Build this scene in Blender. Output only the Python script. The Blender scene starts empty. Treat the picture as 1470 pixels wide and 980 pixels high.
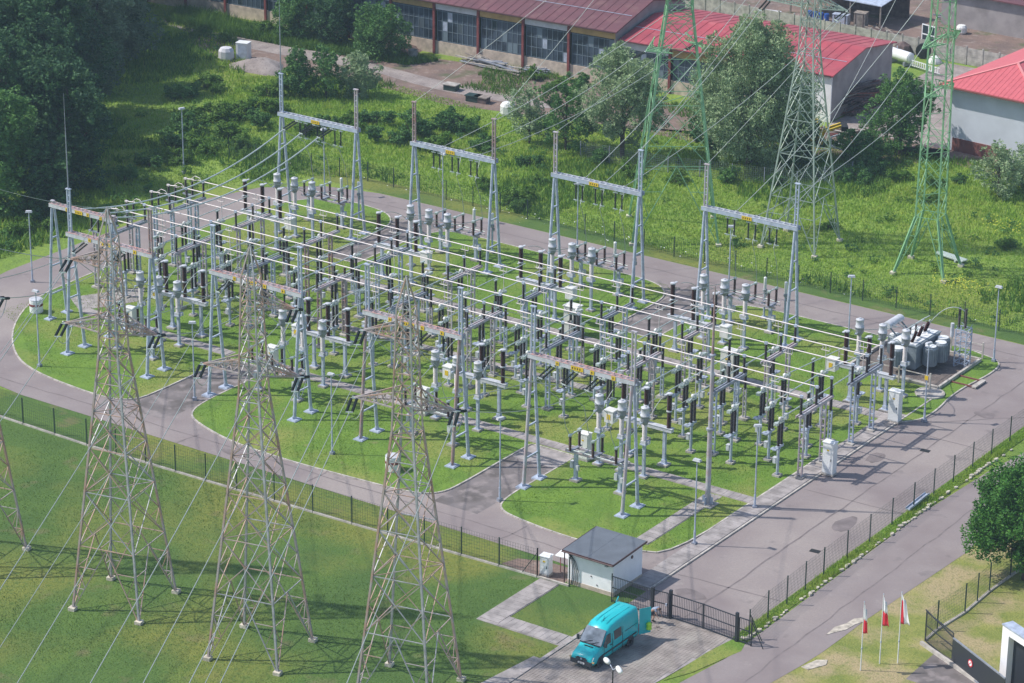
import bpy, math, random
import numpy as np
from mathutils import Vector, Matrix
random.seed(7); RNG = np.random.default_rng(11)
S = bpy.context.scene
COL = S.collection
PI = math.pi
R = math.radians

# ------------------------------------------------------------------ camera
cam = bpy.data.cameras.new('camera'); camo = bpy.data.objects.new('camera', cam); COL.objects.link(camo)
FK = 4.208138
yaw, pitch, roll = -0.604808, 0.373425, 0.008459
CAMP = Vector((163.246467, -169.538781, 92.568190))
fw = Vector((math.sin(yaw)*math.cos(pitch), math.cos(yaw)*math.cos(pitch), -math.sin(pitch)))
rt = Vector((math.cos(yaw), -math.sin(yaw), 0)); up = rt.cross(fw)
r2 = rt*math.cos(roll)+up*math.sin(roll); u2 = up*math.cos(roll)-rt*math.sin(roll)
camo.matrix_world = Matrix(((r2.x, u2.x, -fw.x, CAMP.x), (r2.y, u2.y, -fw.y, CAMP.y), (r2.z, u2.z, -fw.z, CAMP.z), (0, 0, 0, 1)))
cam.sensor_width = 36; cam.lens = 36*FK*1000/1470
cam.clip_start = 1; cam.clip_end = 9000
S.camera = camo
# ------------------------------------------------------------------ sky, sun, exposure
SUN_EL, SUN_AZ = 50, 30          # shadows fall towards +28 degrees from the x axis
W = bpy.data.worlds.new('World'); S.world = W; W.use_nodes = True
nt = W.node_tree; nt.nodes.clear()
sky = nt.nodes.new('ShaderNodeTexSky'); sky.sky_type = 'NISHITA'; sky.sun_disc = False
sky.sun_elevation = R(SUN_EL)
sx, sy = -math.cos(R(SUN_AZ)), -math.sin(R(SUN_AZ))
sky.sun_rotation = math.atan2(sx, sy)
sky.air_density = 1.0; sky.dust_density = 1.2
bg = nt.nodes.new('ShaderNodeBackground'); bg.inputs[1].default_value = 0.15
wo = nt.nodes.new('ShaderNodeOutputWorld')
nt.links.new(sky.outputs[0], bg.inputs[0]); nt.links.new(bg.outputs[0], wo.inputs[0])
sl = bpy.data.lights.new('sun', 'SUN'); sl.energy = 4.0; sl.angle = R(0.8); sl.color = (1, 0.955, 0.88)
slo = bpy.data.objects.new('sun', sl); COL.objects.link(slo)
sd = Vector((sx*math.cos(R(SUN_EL)), sy*math.cos(R(SUN_EL)), math.sin(R(SUN_EL))))
slo.rotation_euler = sd.to_track_quat('Z', 'Y').to_euler(); slo.location = (0, 0, 200)
S.view_settings.view_transform = 'Standard'; S.view_settings.look = 'None'
S.view_settings.exposure = 0.14; S.view_settings.gamma = 1.0

# ------------------------------------------------------------------ materials
def mat(name, col, rough=0.6, metal=0.0, noise=0.0, scale=2.0, col2=None, bump=0.0, bscale=None, detail=6, ramp=(0.35, 0.65), layers=None, trans=None):
    m = bpy.data.materials.new(name); m.use_nodes = True
    n = m.node_tree.nodes; L = m.node_tree.links; b = n['Principled BSDF']
    b.inputs['Roughness'].default_value = rough; b.inputs['Metallic'].default_value = metal
    c4 = lambda c: (c[0], c[1], c[2], 1)
    tc = n.new('ShaderNodeTexCoord'); geo = n.new('ShaderNodeNewGeometry')
    base = None
    if col2 is None and noise:
        col2 = tuple(max(0, c*(1-noise)) for c in col)
        col = tuple(c*(1+noise*0.6) for c in col)
    if col2 is not None:
        t = n.new('ShaderNodeTexNoise'); t.inputs['Scale'].default_value = scale; t.inputs['Detail'].default_value = detail
        L.new(geo.outputs['Position'], t.inputs['Vector'])
        r = n.new('ShaderNodeValToRGB'); r.color_ramp.elements[0].position = ramp[0]; r.color_ramp.elements[1].position = ramp[1]
        r.color_ramp.elements[0].color = c4(col2); r.color_ramp.elements[1].color = c4(col)
        L.new(t.outputs['Fac'], r.inputs[0]); base = r.outputs[0]
    for (c, sc, lo, hi, amt) in (layers or []):
        t = n.new('ShaderNodeTexNoise'); t.inputs['Scale'].default_value = sc; t.inputs['Detail'].default_value = 5
        mp = n.new('ShaderNodeVectorMath'); mp.operation = 'ADD'; mp.inputs[1].default_value = (sc*37.1+lo*91, amt*53, 11*sc)
        L.new(geo.outputs['Position'], mp.inputs[0]); L.new(mp.outputs[0], t.inputs['Vector'])
        mr = n.new('ShaderNodeMapRange'); mr.inputs[1].default_value = lo; mr.inputs[2].default_value = hi; mr.inputs[4].default_value = amt
        L.new(t.outputs['Fac'], mr.inputs[0])
        mx = n.new('ShaderNodeMix'); mx.data_type = 'RGBA'
        L.new(mr.outputs[0], mx.inputs[0])
        if base is None: mx.inputs[6].default_value = c4(col)
        else: L.new(base, mx.inputs[6])
        mx.inputs[7].default_value = c4(c); base = mx.outputs[2]
    if base is None: b.inputs['Base Color'].default_value = c4(col)
    else: L.new(base, b.inputs['Base Color'])
    if bump:
        t = n.new('ShaderNodeTexNoise'); t.inputs['Scale'].default_value = bscale or scale*4; t.inputs['Detail'].default_value = 4
        L.new(geo.outputs['Position'], t.inputs['Vector'])
        bp = n.new('ShaderNodeBump'); bp.inputs['Distance'].default_value = bump; bp.inputs['Strength'].default_value = 1
        L.new(t.outputs['Fac'], bp.inputs['Height']); L.new(bp.outputs[0], b.inputs['Normal'])
    return m
def leafmat(name, c1, c2, c3, sc=1.2):
    m = mat(name, c1, rough=0.65, col2=c2, scale=sc, detail=8, ramp=(0.3, 0.7), layers=[(c3, sc*4.5, 0.45, 0.7, 0.7)])
    n = m.node_tree.nodes; L = m.node_tree.links; b = n['Principled BSDF']; out = n['Material Output']
    tr = n.new('ShaderNodeBsdfTranslucent'); mx = n.new('ShaderNodeMixShader'); mx.inputs[0].default_value = 0.22
    src = b.inputs['Base Color'].links[0].from_socket
    L.new(src, tr.inputs[0]); L.new(b.outputs[0], mx.inputs[1]); L.new(tr.outputs[0], mx.inputs[2]); L.new(mx.outputs[0], out.inputs[0])
    b.inputs['Specular IOR Level'].default_value = 0.25
    return m
M = dict(
 galv=mat('galvanised_steel', (.46, .52, .64), .5, .12, .2, 2.2, layers=[((.38,.30,.28), .9, .60, .74, .45)]),
 galvd=mat('dull_galvanised_steel', (.30, .325, .39), .5, .2, .22, 3),
 rustg=mat('faded_red_primer_steel', (.36, .20, .19), .6, .1, col2=(.40, .36, .37), scale=1.2),
 pink=mat('weathered_pinkish_steel', (.46, .36, .38), .55, .1, col2=(.48, .49, .54), scale=1.5),
 rustpylon=mat('pylon_weathered_steel', (.42, .37, .37), .6, .1, col2=(.44, .28, .22), scale=.7, ramp=(.38, .58)),
 greenpylon=mat('pylon_green_paint', (.27, .50, .27), .5, .0, col2=(.18, .37, .20), scale=1.5),
 greypylon=mat('pylon_grey_green_steel', (.36, .44, .38), .5, .1, col2=(.27, .33, .29), scale=1.5),
 alu=mat('bright_aluminium_tube', (.72, .65, .65), .45, .1, .05, 2),
 alut=mat('dull_aluminium_tube', (.55, .62, .60), .4, .3, .1, 2),
 wire=mat('conductor_wire', (.42, .46, .45), .5, .3),
 porc=mat('brown_black_porcelain', (.018, .012, .014), .18, 0),
 porcr=mat('dark_brown_porcelain', (.045, .016, .014), .2, 0),
 glassins=mat('dark_insulator_discs', (.015, .02, .02), .15, 0),
 ctg=mat('light_grey_tank_paint', (.56, .575, .62), .4, 0, .15, 3, layers=[((.34,.27,.23), 2.2, .62, .74, .5)]),
 ctd=mat('grey_tank_lower_paint', (.27, .29, .31), .45, 0, .2, 6),
 ctcol=mat('pale_grey_insulator', (.68, .63, .63), .35, 0, .1, 8),
 white=mat('white_enamel', (.80, .81, .82), .4, 0, .06, 1.5),
 cream=mat('cabinet_white_paint', (.76, .76, .74), .5, 0, .12, 1.3, layers=[((.48,.46,.40), 1.7, .58, .72, .5)]),
 yellow=mat('yellow_sign', (.72, .50, .03), .5),
 black=mat('black_print', (.02, .02, .02), .6),
 concrete=mat('old_concrete', (.42, .39, .36), .85, 0, .3, 1.7, bump=.02),
 slab=mat('concrete_trench_cover', (.345, .312, .305), .9, 0, .3, 1.1, bump=.01),
 kerb=mat('concrete_kerb', (.50, .46, .42), .9, 0, .3, 1.5),
 asphalt=mat('old_asphalt', (.285, .243, .238), .9, 0, col2=(.235, .192, .190), scale=.30, layers=[((.36, .31, .285), .10, .47, .66, .75), ((.15, .128, .13), .42, .62, .70, .6), ((.36,.32,.30), .9, .64, .74, .5), ((.22,.19,.195), 6, .3, .7, .4)], bump=.01, bscale=12),
 asphalt2=mat('dark_patched_asphalt', (.20, .175, .175), .9, 0, col2=(.115, .10, .095), scale=.5, layers=[((.29, .25, .245), .8, .5, .64, .8)], bump=.01, bscale=12),
 asphalt3=mat('tar_seam', (.20, .168, .168), .9, 0, .2, 1.0),
 lawn=mat('mown_bright_grass', (.155, .265, .028), .95, 0, col2=(.105, .20, .022), scale=.45, detail=8, layers=[((.245, .265, .06), .16, .46, .64, .85), ((.08, .165, .016), 3.5, .5, .72, .7), ((.25,.22,.10), .8, .64, .74, .5)], bump=.09, bscale=7),
 lawn2=mat('darker_mown_grass', (.088, .160, .024), .95, 0, col2=(.062, .125, .022), scale=.22, detail=8, layers=[((.19, .205, .035), .075, .46, .62, .85), ((.055, .12, .018), 2.8, .5, .72, .7), ((.22,.16,.09), .33, .60, .72, .5)], bump=.10, bscale=6),
 lawn3=mat('dry_summer_grass', (.29, .29, .075), .95, 0, col2=(.17, .21, .04), scale=.4, detail=8, layers=[((.40, .31, .18), .28, .46, .62, .85), ((.11, .16, .03), 3.5, .5, .72, .6)], bump=.09, bscale=7),
 meadow=mat('meadow_ground', (.21, .31, .045), .95, 0, col2=(.14, .23, .03), scale=.18, detail=8, layers=[((.22, .25, .04), .07, .5, .65, .7), ((.09, .16, .03), 1.3, .5, .7, .6)], bump=.15, bscale=3),
 dirt=mat('reddish_dirt', (.24, .165, .135), .95, 0, col2=(.16, .115, .10), scale=.35, detail=8, layers=[((.08, .11, .04), .3, .55, .66, .75), ((.33,.27,.24), 1.3, .56, .7, .6)], bump=.1, bscale=4),
 gravel=mat('pale_gravel', (.37, .32, .30), .95, 0, col2=(.25, .21, .20), scale=.6, layers=[((.12,.10,.09), 4, .52, .7, .6)], bump=.05, bscale=8),
 ballast=mat('dark_gravel_bed', (.18, .145, .13), .95, 0, col2=(.10, .085, .08), scale=1.2, layers=[((.3,.26,.24), 5, .55, .7, .6)], bump=.05, bscale=9),
 palesand=mat('pale_sandy_rubble', (.50, .45, .38), .95, 0, .35, 2.5, bump=.03),
 paving=mat('square_paving_stone', (.31, .27, .25), .9, 0, .3, .9, layers=[((.40,.37,.33), .5, .52, .7, .6)]),
 stone=mat('pale_limestone', (.62, .56, .46), .9, 0, .3, 1.8, bump=.03),
 render=mat('white_wall_render', (.93, .92, .95), .8, 0, .06, 1.0, layers=[((.60,.50,.42), .9, .68, .8, .4)]),
 plinth=mat('stained_beige_plinth', (.56, .46, .38), .85, 0, .25, 1.5),
 roofgrey=mat('grey_felt_roof', (.125, .145, .175), .85, 0, .12, 1.0),
 brownm=mat('brown_fascia_metal', (.085, .045, .045), .5),
 fence=mat('dark_green_fence_paint', (.02, .045, .04), .5),
 gate=mat('anthracite_gate_paint', (.03, .035, .045), .45),
 vanp=mat('turquoise_van_paint', (.02, .50, .55), .25, 0, .05, 1.0),
 glass=mat('dark_window_glass', (.03, .045, .055), .06, 0),
 wglass=mat('windscreen_glass', (.22, .27, .33), .08, .55, .3, 2.5),
 rubber=mat('tyre_rubber', (.02, .02, .022), .8),
 dplast=mat('dark_plastic_trim', (.035, .04, .05), .6),
 lampg=mat('headlight_glass', (.55, .62, .62), .1, .3),
 hivis=mat('hi_vis_yellow', (.45, .80, .05), .6),
 orangeg=mat('orange_pink_lacing', (.58, .30, .26), .6, 0, col2=(.50, .42, .44), scale=2.0),
 flowy=mat('yellow_green_blossom', (.55, .55, .05), .8),
 red=mat('flag_red', (.62, .03, .05), .7),
 flagw=mat('flag_white', (.82, .82, .85), .7),
 skin=mat('skin', (.50, .28, .20), .6),
 shirt=mat('blue_grey_shirt', (.30, .36, .47), .8),
 shorts=mat('dark_shorts', (.06, .06, .08), .8),
 hair=mat('brown_hair', (.06, .035, .02), .8),
 maroon=mat('maroon_sheet_roof', (.165, .060, .072), .65, 0, col2=(.125, .050, .060), scale=.3, layers=[((.22, .12, .11), .5, .55, .72, .55), ((.08,.035,.04), 1.6, .58, .72, .5)]),
 redroof=mat('red_sheet_roof', (.45, .075, .095), .6, 0, col2=(.31, .058, .078), scale=.3, layers=[((.52, .16, .16), .6, .54, .72, .5), ((.20,.045,.055), 1.8, .6, .72, .5)]),
 pinkroof=mat('bright_red_tile_roof', (.60, .13, .15), .55, 0, col2=(.54, .115, .135), scale=1.1, layers=[((.48,.10,.12), 2.2, .5, .7, .4)]),
 pinkcap=mat('light_red_ridge_tile', (.72, .27, .27), .6),
 greywall=mat('grey_cement_wall', (.33, .30, .30), .85, 0, .15, .8, layers=[((.20,.18,.17), .45, .56, .7, .5)]),
 whitewall=mat('white_painted_wall', (.60, .63, .70), .85, 0, .08, .5),
 ochre=mat('ochre_panel', (.50, .33, .13), .8, 0, .15, 1.2),
 whitepanel=mat('white_panel', (.62, .62, .66), .8, 0, .15, 1.2),
 pylongal=mat('pylon_bare_galvanised', (.42, .42, .45), .5, .2, .25, 2),
 pylonpeach=mat('pylon_peach_rust', (.52, .33, .25), .6, .05, col2=(.40, .30, .26), scale=1.5),
 rustred=mat('red_painted_pilaster', (.23, .055, .05), .7, 0, .3, 1.2),
 darkglass=mat('dirty_dark_glazing', (.022, .035, .05), .3, 0, col2=(.06, .085, .12), scale=.5, ramp=(.5, .62)),
 steelfr=mat('grey_window_bars', (.16, .21, .25), .6),
 brickred=mat('dark_red_plinth', (.20, .07, .06), .85),
 wood=mat('weathered_timber', (.28, .24, .21), .85, 0, .35, 2.0),
 scrap=mat('scrap_timber_dark', (.13, .09, .085), .9, 0, .4, 2.5),
 bluep=mat('blue_plastic', (.02, .09, .38), .4),
 bark=mat('bark', (.085, .065, .05), .95, 0, .3, 2),
 tank=mat('transformer_blue_grey', (.21, .25, .29), .45, 0, .15, 2),
 blade=leafmat('meadow_grass_blades', (.30, .46, .055), (.20, .36, .045), (.44, .50, .10), .16),
 bladed=leafmat('lush_herb_leaves', (.13, .26, .04), (.075, .17, .03), (.20, .31, .05), .3),
 blade2=leafmat('lawn_grass_blades', (.11, .20, .03), (.075, .15, .025), (.22, .24, .05), .3),
 blade3=leafmat('island_grass_blades', (.19, .33, .032), (.13, .25, .025), (.31, .35, .06), .3),
 leafd=leafmat('dark_poplar_leaves', (.060, .150, .055), (.025, .075, .04), (.12, .24, .07), .35),
 leafg=leafmat('bluish_willow_leaves', (.19, .27, .17), (.10, .17, .10), (.27, .34, .20), .6),
 leafw=leafmat('grey_green_willow_leaves', (.33, .44, .23), (.18, .28, .14), (.46, .54, .32), .6),
 leafm=leafmat('mid_green_leaves', (.11, .25, .06), (.055, .15, .05), (.20, .34, .08), .6),
 leafb=leafmat('bright_maple_leaves', (.065, .21, .028), (.03, .11, .02), (.14, .30, .045), .6),
)

# ------------------------------------------------------------------ mesh helpers
class MB:
    def __init__(s): s.v = []; s.f = []; s.sm = []; s.mi = []; s.m = 0
    def add(s, vs, fs, sm=False):
        o = len(s.v); s.v += [tuple(p) for p in vs]
        for q in fs: s.f.append(tuple(i+o for i in q)); s.sm.append(sm); s.mi.append(s.m)
        return s
    def box(s, c, d, rz=0):
        x, y, z = d[0]/2, d[1]/2, d[2]/2; ca, sa = math.cos(rz), math.sin(rz)
        vs = []
        for k in (-z, z):
            for (i, j) in ((-x, -y), (x, -y), (x, y), (-x, y)):
                vs.append((c[0]+i*ca-j*sa, c[1]+i*sa+j*ca, c[2]+k))
        return s.add(vs, [(3, 2, 1, 0), (4, 5, 6, 7), (0, 1, 5, 4), (1, 2, 6, 5), (2, 3, 7, 6), (3, 0, 4, 7)])
    def bar(s, a, b, w, h=None):
        h = h or w; a = Vector(a); b = Vector(b); d = b-a
        if d.length < 1e-6: return s
        d.normalize(); u = Vector((0, 0, 1)) if abs(d.z) < .95 else Vector((1, 0, 0))
        x = d.cross(u).normalized()*w/2; y = x.cross(d).normalized()*h/2
        vs = [p+q for p in (a, b) for q in (-x-y, x-y, x+y, -x+y)]
        return s.add(vs, [(3, 2, 1, 0), (4, 5, 6, 7), (0, 1, 5, 4), (1, 2, 6, 5), (2, 3, 7, 6), (3, 0, 4, 7)])
    def cyl(s, a, b, r0, r1=None, n=10, caps=True):
        r1 = r0 if r1 is None else r1; a = Vector(a); b = Vector(b); d = (b-a).normalized()
        u = Vector((0, 0, 1)) if abs(d.z) < .95 else Vector((1, 0, 0))
        x = d.cross(u).normalized(); y = x.cross(d)
        vs = []
        for p, r in ((a, r0), (b, r1)):
            for i in range(n):
                t = 2*PI*i/n; vs.append(p+x*r*math.cos(t)+y*r*math.sin(t))
        s.add(vs, [(i, i+n, (i+1) % n+n, (i+1) % n) for i in range(n)], True)
        if caps: s.add(vs[:n], [tuple(range(n))]); s.add(vs[n:], [tuple(range(n-1, -1, -1))])
        return s
    def tube(s, pts, r, n=6):
        for a, b in zip(pts, pts[1:]): s.cyl(a, b, r, n=n, caps=False)
        return s
    def lathe(s, prof, c=(0, 0, 0), n=12, sm=False):
        vs = []
        for (r, z) in prof:
            for i in range(n):
                t = 2*PI*i/n; vs.append((c[0]+r*math.cos(t), c[1]+r*math.sin(t), c[2]+z))
        fs = [(k*n+i, k*n+(i+1) % n, (k+1)*n+(i+1) % n, (k+1)*n+i) for k in range(len(prof)-1) for i in range(n)]
        s.add(vs, fs, sm)
        k = len(prof)-1; s.add(vs[k*n:], [tuple(range(n))]); s.add(vs[:n], [tuple(range(n-1, -1, -1))]); return s
    def prism(s, pts, z0, z1):
        n = len(pts); ar = sum(pts[i][0]*pts[(i+1) % n][1]-pts[(i+1) % n][0]*pts[i][1] for i in range(n))
        if ar < 0: pts = pts[::-1]
        vs = [(x, y, z0) for x, y in pts]+[(x, y, z1) for x, y in pts]
        return s.add(vs, [tuple(range(n-1, -1, -1)), tuple(range(n, 2*n))]+[(i, (i+1) % n, (i+1) % n+n, i+n) for i in range(n)])
    def mesh(s, name, ms):
        me = bpy.data.meshes.new(name); me.from_pydata(s.v, [], s.f); me.polygons.foreach_set('use_smooth', s.sm)
        if not isinstance(ms, (list, tuple)): ms = [ms]
        for m in ms: me.materials.append(M[m])
        if len(ms) > 1: me.polygons.foreach_set('material_index', s.mi)
        me.update(); return me
def sheds(mb, z0, z1, r, core=.62, n=10, pitch=.14, c=(0, 0), caps=True):
    k = max(3, int((z1-z0)/pitch)); prof = [(r*core, 0)]; dz = (z1-z0)/k
    for i in range(k):
        z = i*dz; prof += [(r*core, z+dz*.15), (r, z+dz*.40), (r*core, z+dz*.75)]
    prof.append((r*core, z1-z0)); mb.lathe(prof, (c[0], c[1], z0), n)
    return mb
def obj(name, me, parent=None, loc=(0, 0, 0), rz=0):
    o = bpy.data.objects.new(name, me); COL.objects.link(o); o.location = loc; o.rotation_euler = (0, 0, rz)
    if parent: o.parent = parent
    return o
def tag(o, label=None, cat=None, group=None, kind=None):
    if label: o['label'] = label
    if cat: o['category'] = cat
    if group: o['group'] = group
    if kind: o['kind'] = kind
    return o
def thing(name, label, cat, loc=(0, 0, 0), rz=0, group=None):
    o = bpy.data.objects.new(name, None); COL.objects.link(o); o.location = loc; o.rotation_euler = (0, 0, rz); o.empty_display_size = .3
    return tag(o, label, cat, group)
def part(name, mb, m=None, parent=None, loc=(0, 0, 0), rz=0, kind=None, label=None):   # accepts a ready mesh as well
    if isinstance(mb, MB): me = mb.mesh(name, m)
    else:
        me = mb
        if not isinstance(m, (str, list, tuple)) and m is not None: # called as part(name, mesh, parent, loc)
            if parent is not None and not isinstance(parent, bpy.types.Object): loc, rz = parent, (loc if isinstance(loc, (int, float)) else 0)
            parent = m
    o = obj(name, me, parent, loc, rz)
    if kind: o['kind'] = kind
    if label: o['label'] = label
    return o
def single(name, mb, m, label, cat, loc=(0, 0, 0), rz=0, group=None):
    return tag(obj(name, mb.mesh(name, m), None, loc, rz), label, cat, group)
def dup(root, loc, rz=0, label=None, sc=None):
    r = root.copy(); COL.objects.link(r); r.location = loc; r.rotation_euler = (0, 0, rz)
    if label: r['label'] = label
    if sc: r.scale = sc
    for ch in list(root.children):
        c = ch.copy(); COL.objects.link(c); c.parent = r
        for g in ch.children:
            d = g.copy(); COL.objects.link(d); d.parent = c
    return r
_unit = {}
def unitbar(name, m):
    if (name, m) not in _unit: _unit[(name, m)] = MB().box((0, 0, .5), (1, 1, 1)).mesh(name, m)
    return _unit[(name, m)]
def barpart(name, m, parent, a, b, w, h=None):
    a = Vector(a); b = Vector(b); d = b-a; L = d.length
    o = bpy.data.objects.new(name, unitbar(name, m)); COL.objects.link(o); o.parent = parent
    o.location = a; o.rotation_euler = d.to_track_quat('Z', 'Y').to_euler(); o.scale = (w, h or w, L); return o
ORD = ['leftmost', 'second', 'third', 'fourth', 'fifth', 'sixth', 'seventh', 'eighth', 'ninth', 'tenth', 'eleventh', 'twelfth']
def nth(i, n): return 'leftmost' if i == 0 else 'rightmost' if i == n-1 else ORD[i]

# ------------------------------------------------------------------ ground (the setting)
def sheet(name, pts, z, m, kind='structure', thick=None):
    n = len(pts); ar = sum(pts[i][0]*pts[(i+1) % n][1]-pts[(i+1) % n][0]*pts[i][1] for i in range(n))
    if ar < 0: pts = pts[::-1]
    mb = MB()
    if thick: mb.prism(pts, z-thick, z)
    else: mb.add([(x, y, z) for x, y in pts], [tuple(range(n))])
    o = obj(name, mb.mesh(name, m)); o['kind'] = kind; return o
def smooth(pts, it=2):
    for _ in range(it):
        q = []
        for i in range(len(pts)):
            a = pts[i]; b = pts[(i+1) % len(pts)]
            q += [(a[0]*.75+b[0]*.25, a[1]*.75+b[1]*.25), (a[0]*.25+b[0]*.75, a[1]*.25+b[1]*.75)]
        pts = q
    return pts
def rounded(x0, y0, x1, y1, rs, k=7):      # radii: (x0y0, x1y0, x1y1, x0y1)
    out = []
    for (cx, cy, r, a0) in ((x0, y0, rs[0], 180), (x1, y0, rs[1], 270), (x1, y1, rs[2], 0), (x0, y1, rs[3], 90)):
        ax = cx+r if cx == x0 else cx-r; ay = cy+r if cy == y0 else cy-r
        for i in range(k+1):
            t = R(a0+90*i/k); out.append((ax+r*math.cos(t), ay+r*math.sin(t)))
            if r == 0: break
    return out
sheet('ground', [(-3000, -2500), (3000, -2500), (3000, 3500), (-3000, 3500)], 0, 'meadow')
sheet('mown_lawn', [(-30, -90), (64.4, -90), (64.4, -9), (60, -8.95), (-40, -8.8), (-45, -40)], .012, 'lawn2')
road = [(75, -9.6), (73.2, -9.6), (64.5, -9.6), (56, -9.3), (3, -8.9), (-4, -7.9), (-10, -4.5), (-15, 1), (-18, 7), (-18.7, 12), (-18.6, 20), (-18.4, 32), (-17.4, 39), (-15.5, 44.5), (-10.5, 48.7), (-4.8, 50.1), (2, 50.2), (73.2, 50.1), (80, 50.1), (80, 44.2), (73.2, 44)]
road = road[2:18]+[(84, 50.1), (84, 44.3), (73.2, 43.6), (73.2, -12.5), (64.5, -12.5)]
sheet('ring_road', road, .030, 'asphalt')
sheet('verge_lawn', [(-22, 50.3), (90, 50.3), (90, 52.6), (-22, 53.4)], .016, 'lawn2')
ISL = [(-12.0, 14.0), (-11.7, 8.0), (-8.4, 1.9), (-3.6, -2.8), (.6, -4.66), (6.7, -5.34), (9.8, -5.3), (11.6, -4.2), (11.75, -1.0), (11.75, 3.0), (11.75, 6.9), (11.9, 7.2), (12.3, 7.3), (15.8, 7.3), (16.2, 7.2), (16.3, 6.9), (16.3, 3), (16.3, -1.6), (17.0, -3.9), (18.8, -5.0), (23.5, -6.4), (29.9, -6.6), (35.1, -6.3), (41.0, -5.9), (42.8, -4.6), (43.0, -2.0), (42.95, 3), (42.95, 6.9), (43.05, 7.2), (43.4, 7.3), (46.8, 7.3), (47.15, 7.2), (47.25, 6.9), (47.25, 2), (47.2, -2.4), (48.0, -4.4), (50.5, -5.0), (54, -5.4), (57.2, -5.4), (60.0, -4.6), (62.8, -3.4), (62.85, 10), (62.9, 22), (63.4, 27.5), (65.83, 29.42), (65.99, 32.42), (65.55, 35.41), (65.52, 38.39), (65.97, 41.77), (65.85, 44.41), (64.92, 45.51), (63.05, 45.95), (61.49, 46.43), (58.19, 45.66), (60, 44.8), (50, 44.6), (43, 44.6), (40.2, 44.0), (38.7, 41), (38.65, 36), (38.65, 32.8), (38.5, 32.5), (38.2, 32.4), (34.5, 32.4), (34.15, 32.5), (34.05, 32.8), (34.05, 37), (34.0, 41), (33.4, 42.6), (32.2, 43.9), (30.3, 44.6), (27.4, 44.8), (20, 44.9), (14.6, 45), (8.6, 45.2), (6.6, 44.0), (6.0, 41), (6.0, 36), (6.0, 32.8), (5.9, 32.5), (5.6, 32.4), (2.8, 32.4), (2.5, 32.5), (2.4, 32.8), (2.4, 36), (2.3, 41), (1.6, 43.9), (-.6, 45.8), (-4, 46.3), (-7.2, 46.2), (-10, 43.8), (-11.6, 38), (-12, 30)]
def dense(pts, step=1.0):
    out = []
    for i in range(len(pts)):
        a = Vector(pts[i]); b = Vector(pts[(i+1) % len(pts)]); n = max(1, round((b-a).length/step))
        for k in range(n): out.append(tuple(a.lerp(b, k/n)))
    return out
p = smooth(ISL, 2)
sheet('grass_island', p, .10, 'lawn', thick=.09)
km = MB(); q = dense(p, 1.0)
for a, b in zip(q, q[1:]+q[:1]):
    a = Vector(a); b = Vector(b); d = (b-a)
    if d.length < .05: continue
    d.normalize(); km.bar((a.x+d.x*.02, a.y+d.y*.02, .062), (b.x-d.x*.02, b.y-d.y*.02, .062), .13, .122)
o = obj('kerb', km.mesh('kerb', 'kerb')); o['kind'] = 'structure'
for (x0, x1) in ((11.85, 16.2), (43.05, 47.15)):
    sheet('cross_road', [(x0, -6), (x1, -6), (x1, 7.2), (x0, 7.2)], .036, 'asphalt2')
for (x0, x1) in ((2.5, 5.9), (34.15, 38.55)):
    sheet('cross_road', [(x0, 32.5), (x1, 32.5), (x1, 46), (x0, 46)], .036, 'asphalt2')
# cable trench paths made of cover slabs
def slabpath(name, x0, y0, x1, y1, w, pitch, z=.118, base=True):
    a = Vector((x0, y0)); b = Vector((x1, y1)); d = b-a; L = d.length; rz = math.atan2(d.y, d.x); u = d.normalized(); nrm = Vector((-u.y, u.x))
    mb = MB(); c = (a+b)/2; mb.box((c.x, c.y, z-.03), (L, w+.12, .05), rz)
    root = obj(name, mb.mesh(name, 'slab')); root['kind'] = 'structure'
    key = MB().box((0, 0, 0), (pitch*.955, w, .05)).mesh('slab', 'slab')
    n = int(L/pitch)
    for i in range(n):
        p = a+u*(pitch*(i+.5)); o = bpy.data.objects.new('slab', key); COL.objects.link(o); o.parent = root
        o.location = (p.x, p.y, z+.012+random.uniform(-.004, .004)); o.rotation_euler = (random.uniform(-.01, .01), random.uniform(-.01, .01), rz+random.uniform(-.008, .008))
    return root
slabpath('trench_path', 16.6, 8.1, 64.0, 8.1, 1.05, .6)
slabpath('trench_path', -6.2, 8.6, 11.4, 8.1, 1.05, .6)
slabpath('trench_path', 6.5, 28.7, 63.5, 28.7, 1.2, .75)
slabpath('trench_path', 63.7, -9.4, 63.7, 30.0, 1.45, .5, z=.125)
slabpath('trench_path', 59.9, -3.2, 59.9, 7.4, 1.2, .6, z=.123)
slabpath('trench_path', 7.0, 18.6, 42.0, 19.6, .9, .75)
sheet('hardstanding', [(-9.2, 10.2), (-6.2, 8.2), (-3.4, 13.4), (-5.6, 16.2)], .112, 'slab')
sheet('near_hardstanding', [(42.9, 4.4), (47.2, 4.4), (47.2, 7.4), (42.9, 7.4)], .044, 'slab')
km = MB()
for i in range(44):
    y = -9.4+i; km.box((64.55, y+.49, .07), (.14, .96, .13))
o = obj('kerb', km.mesh('kerb', 'kerb')); o['kind'] = 'structure'
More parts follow.
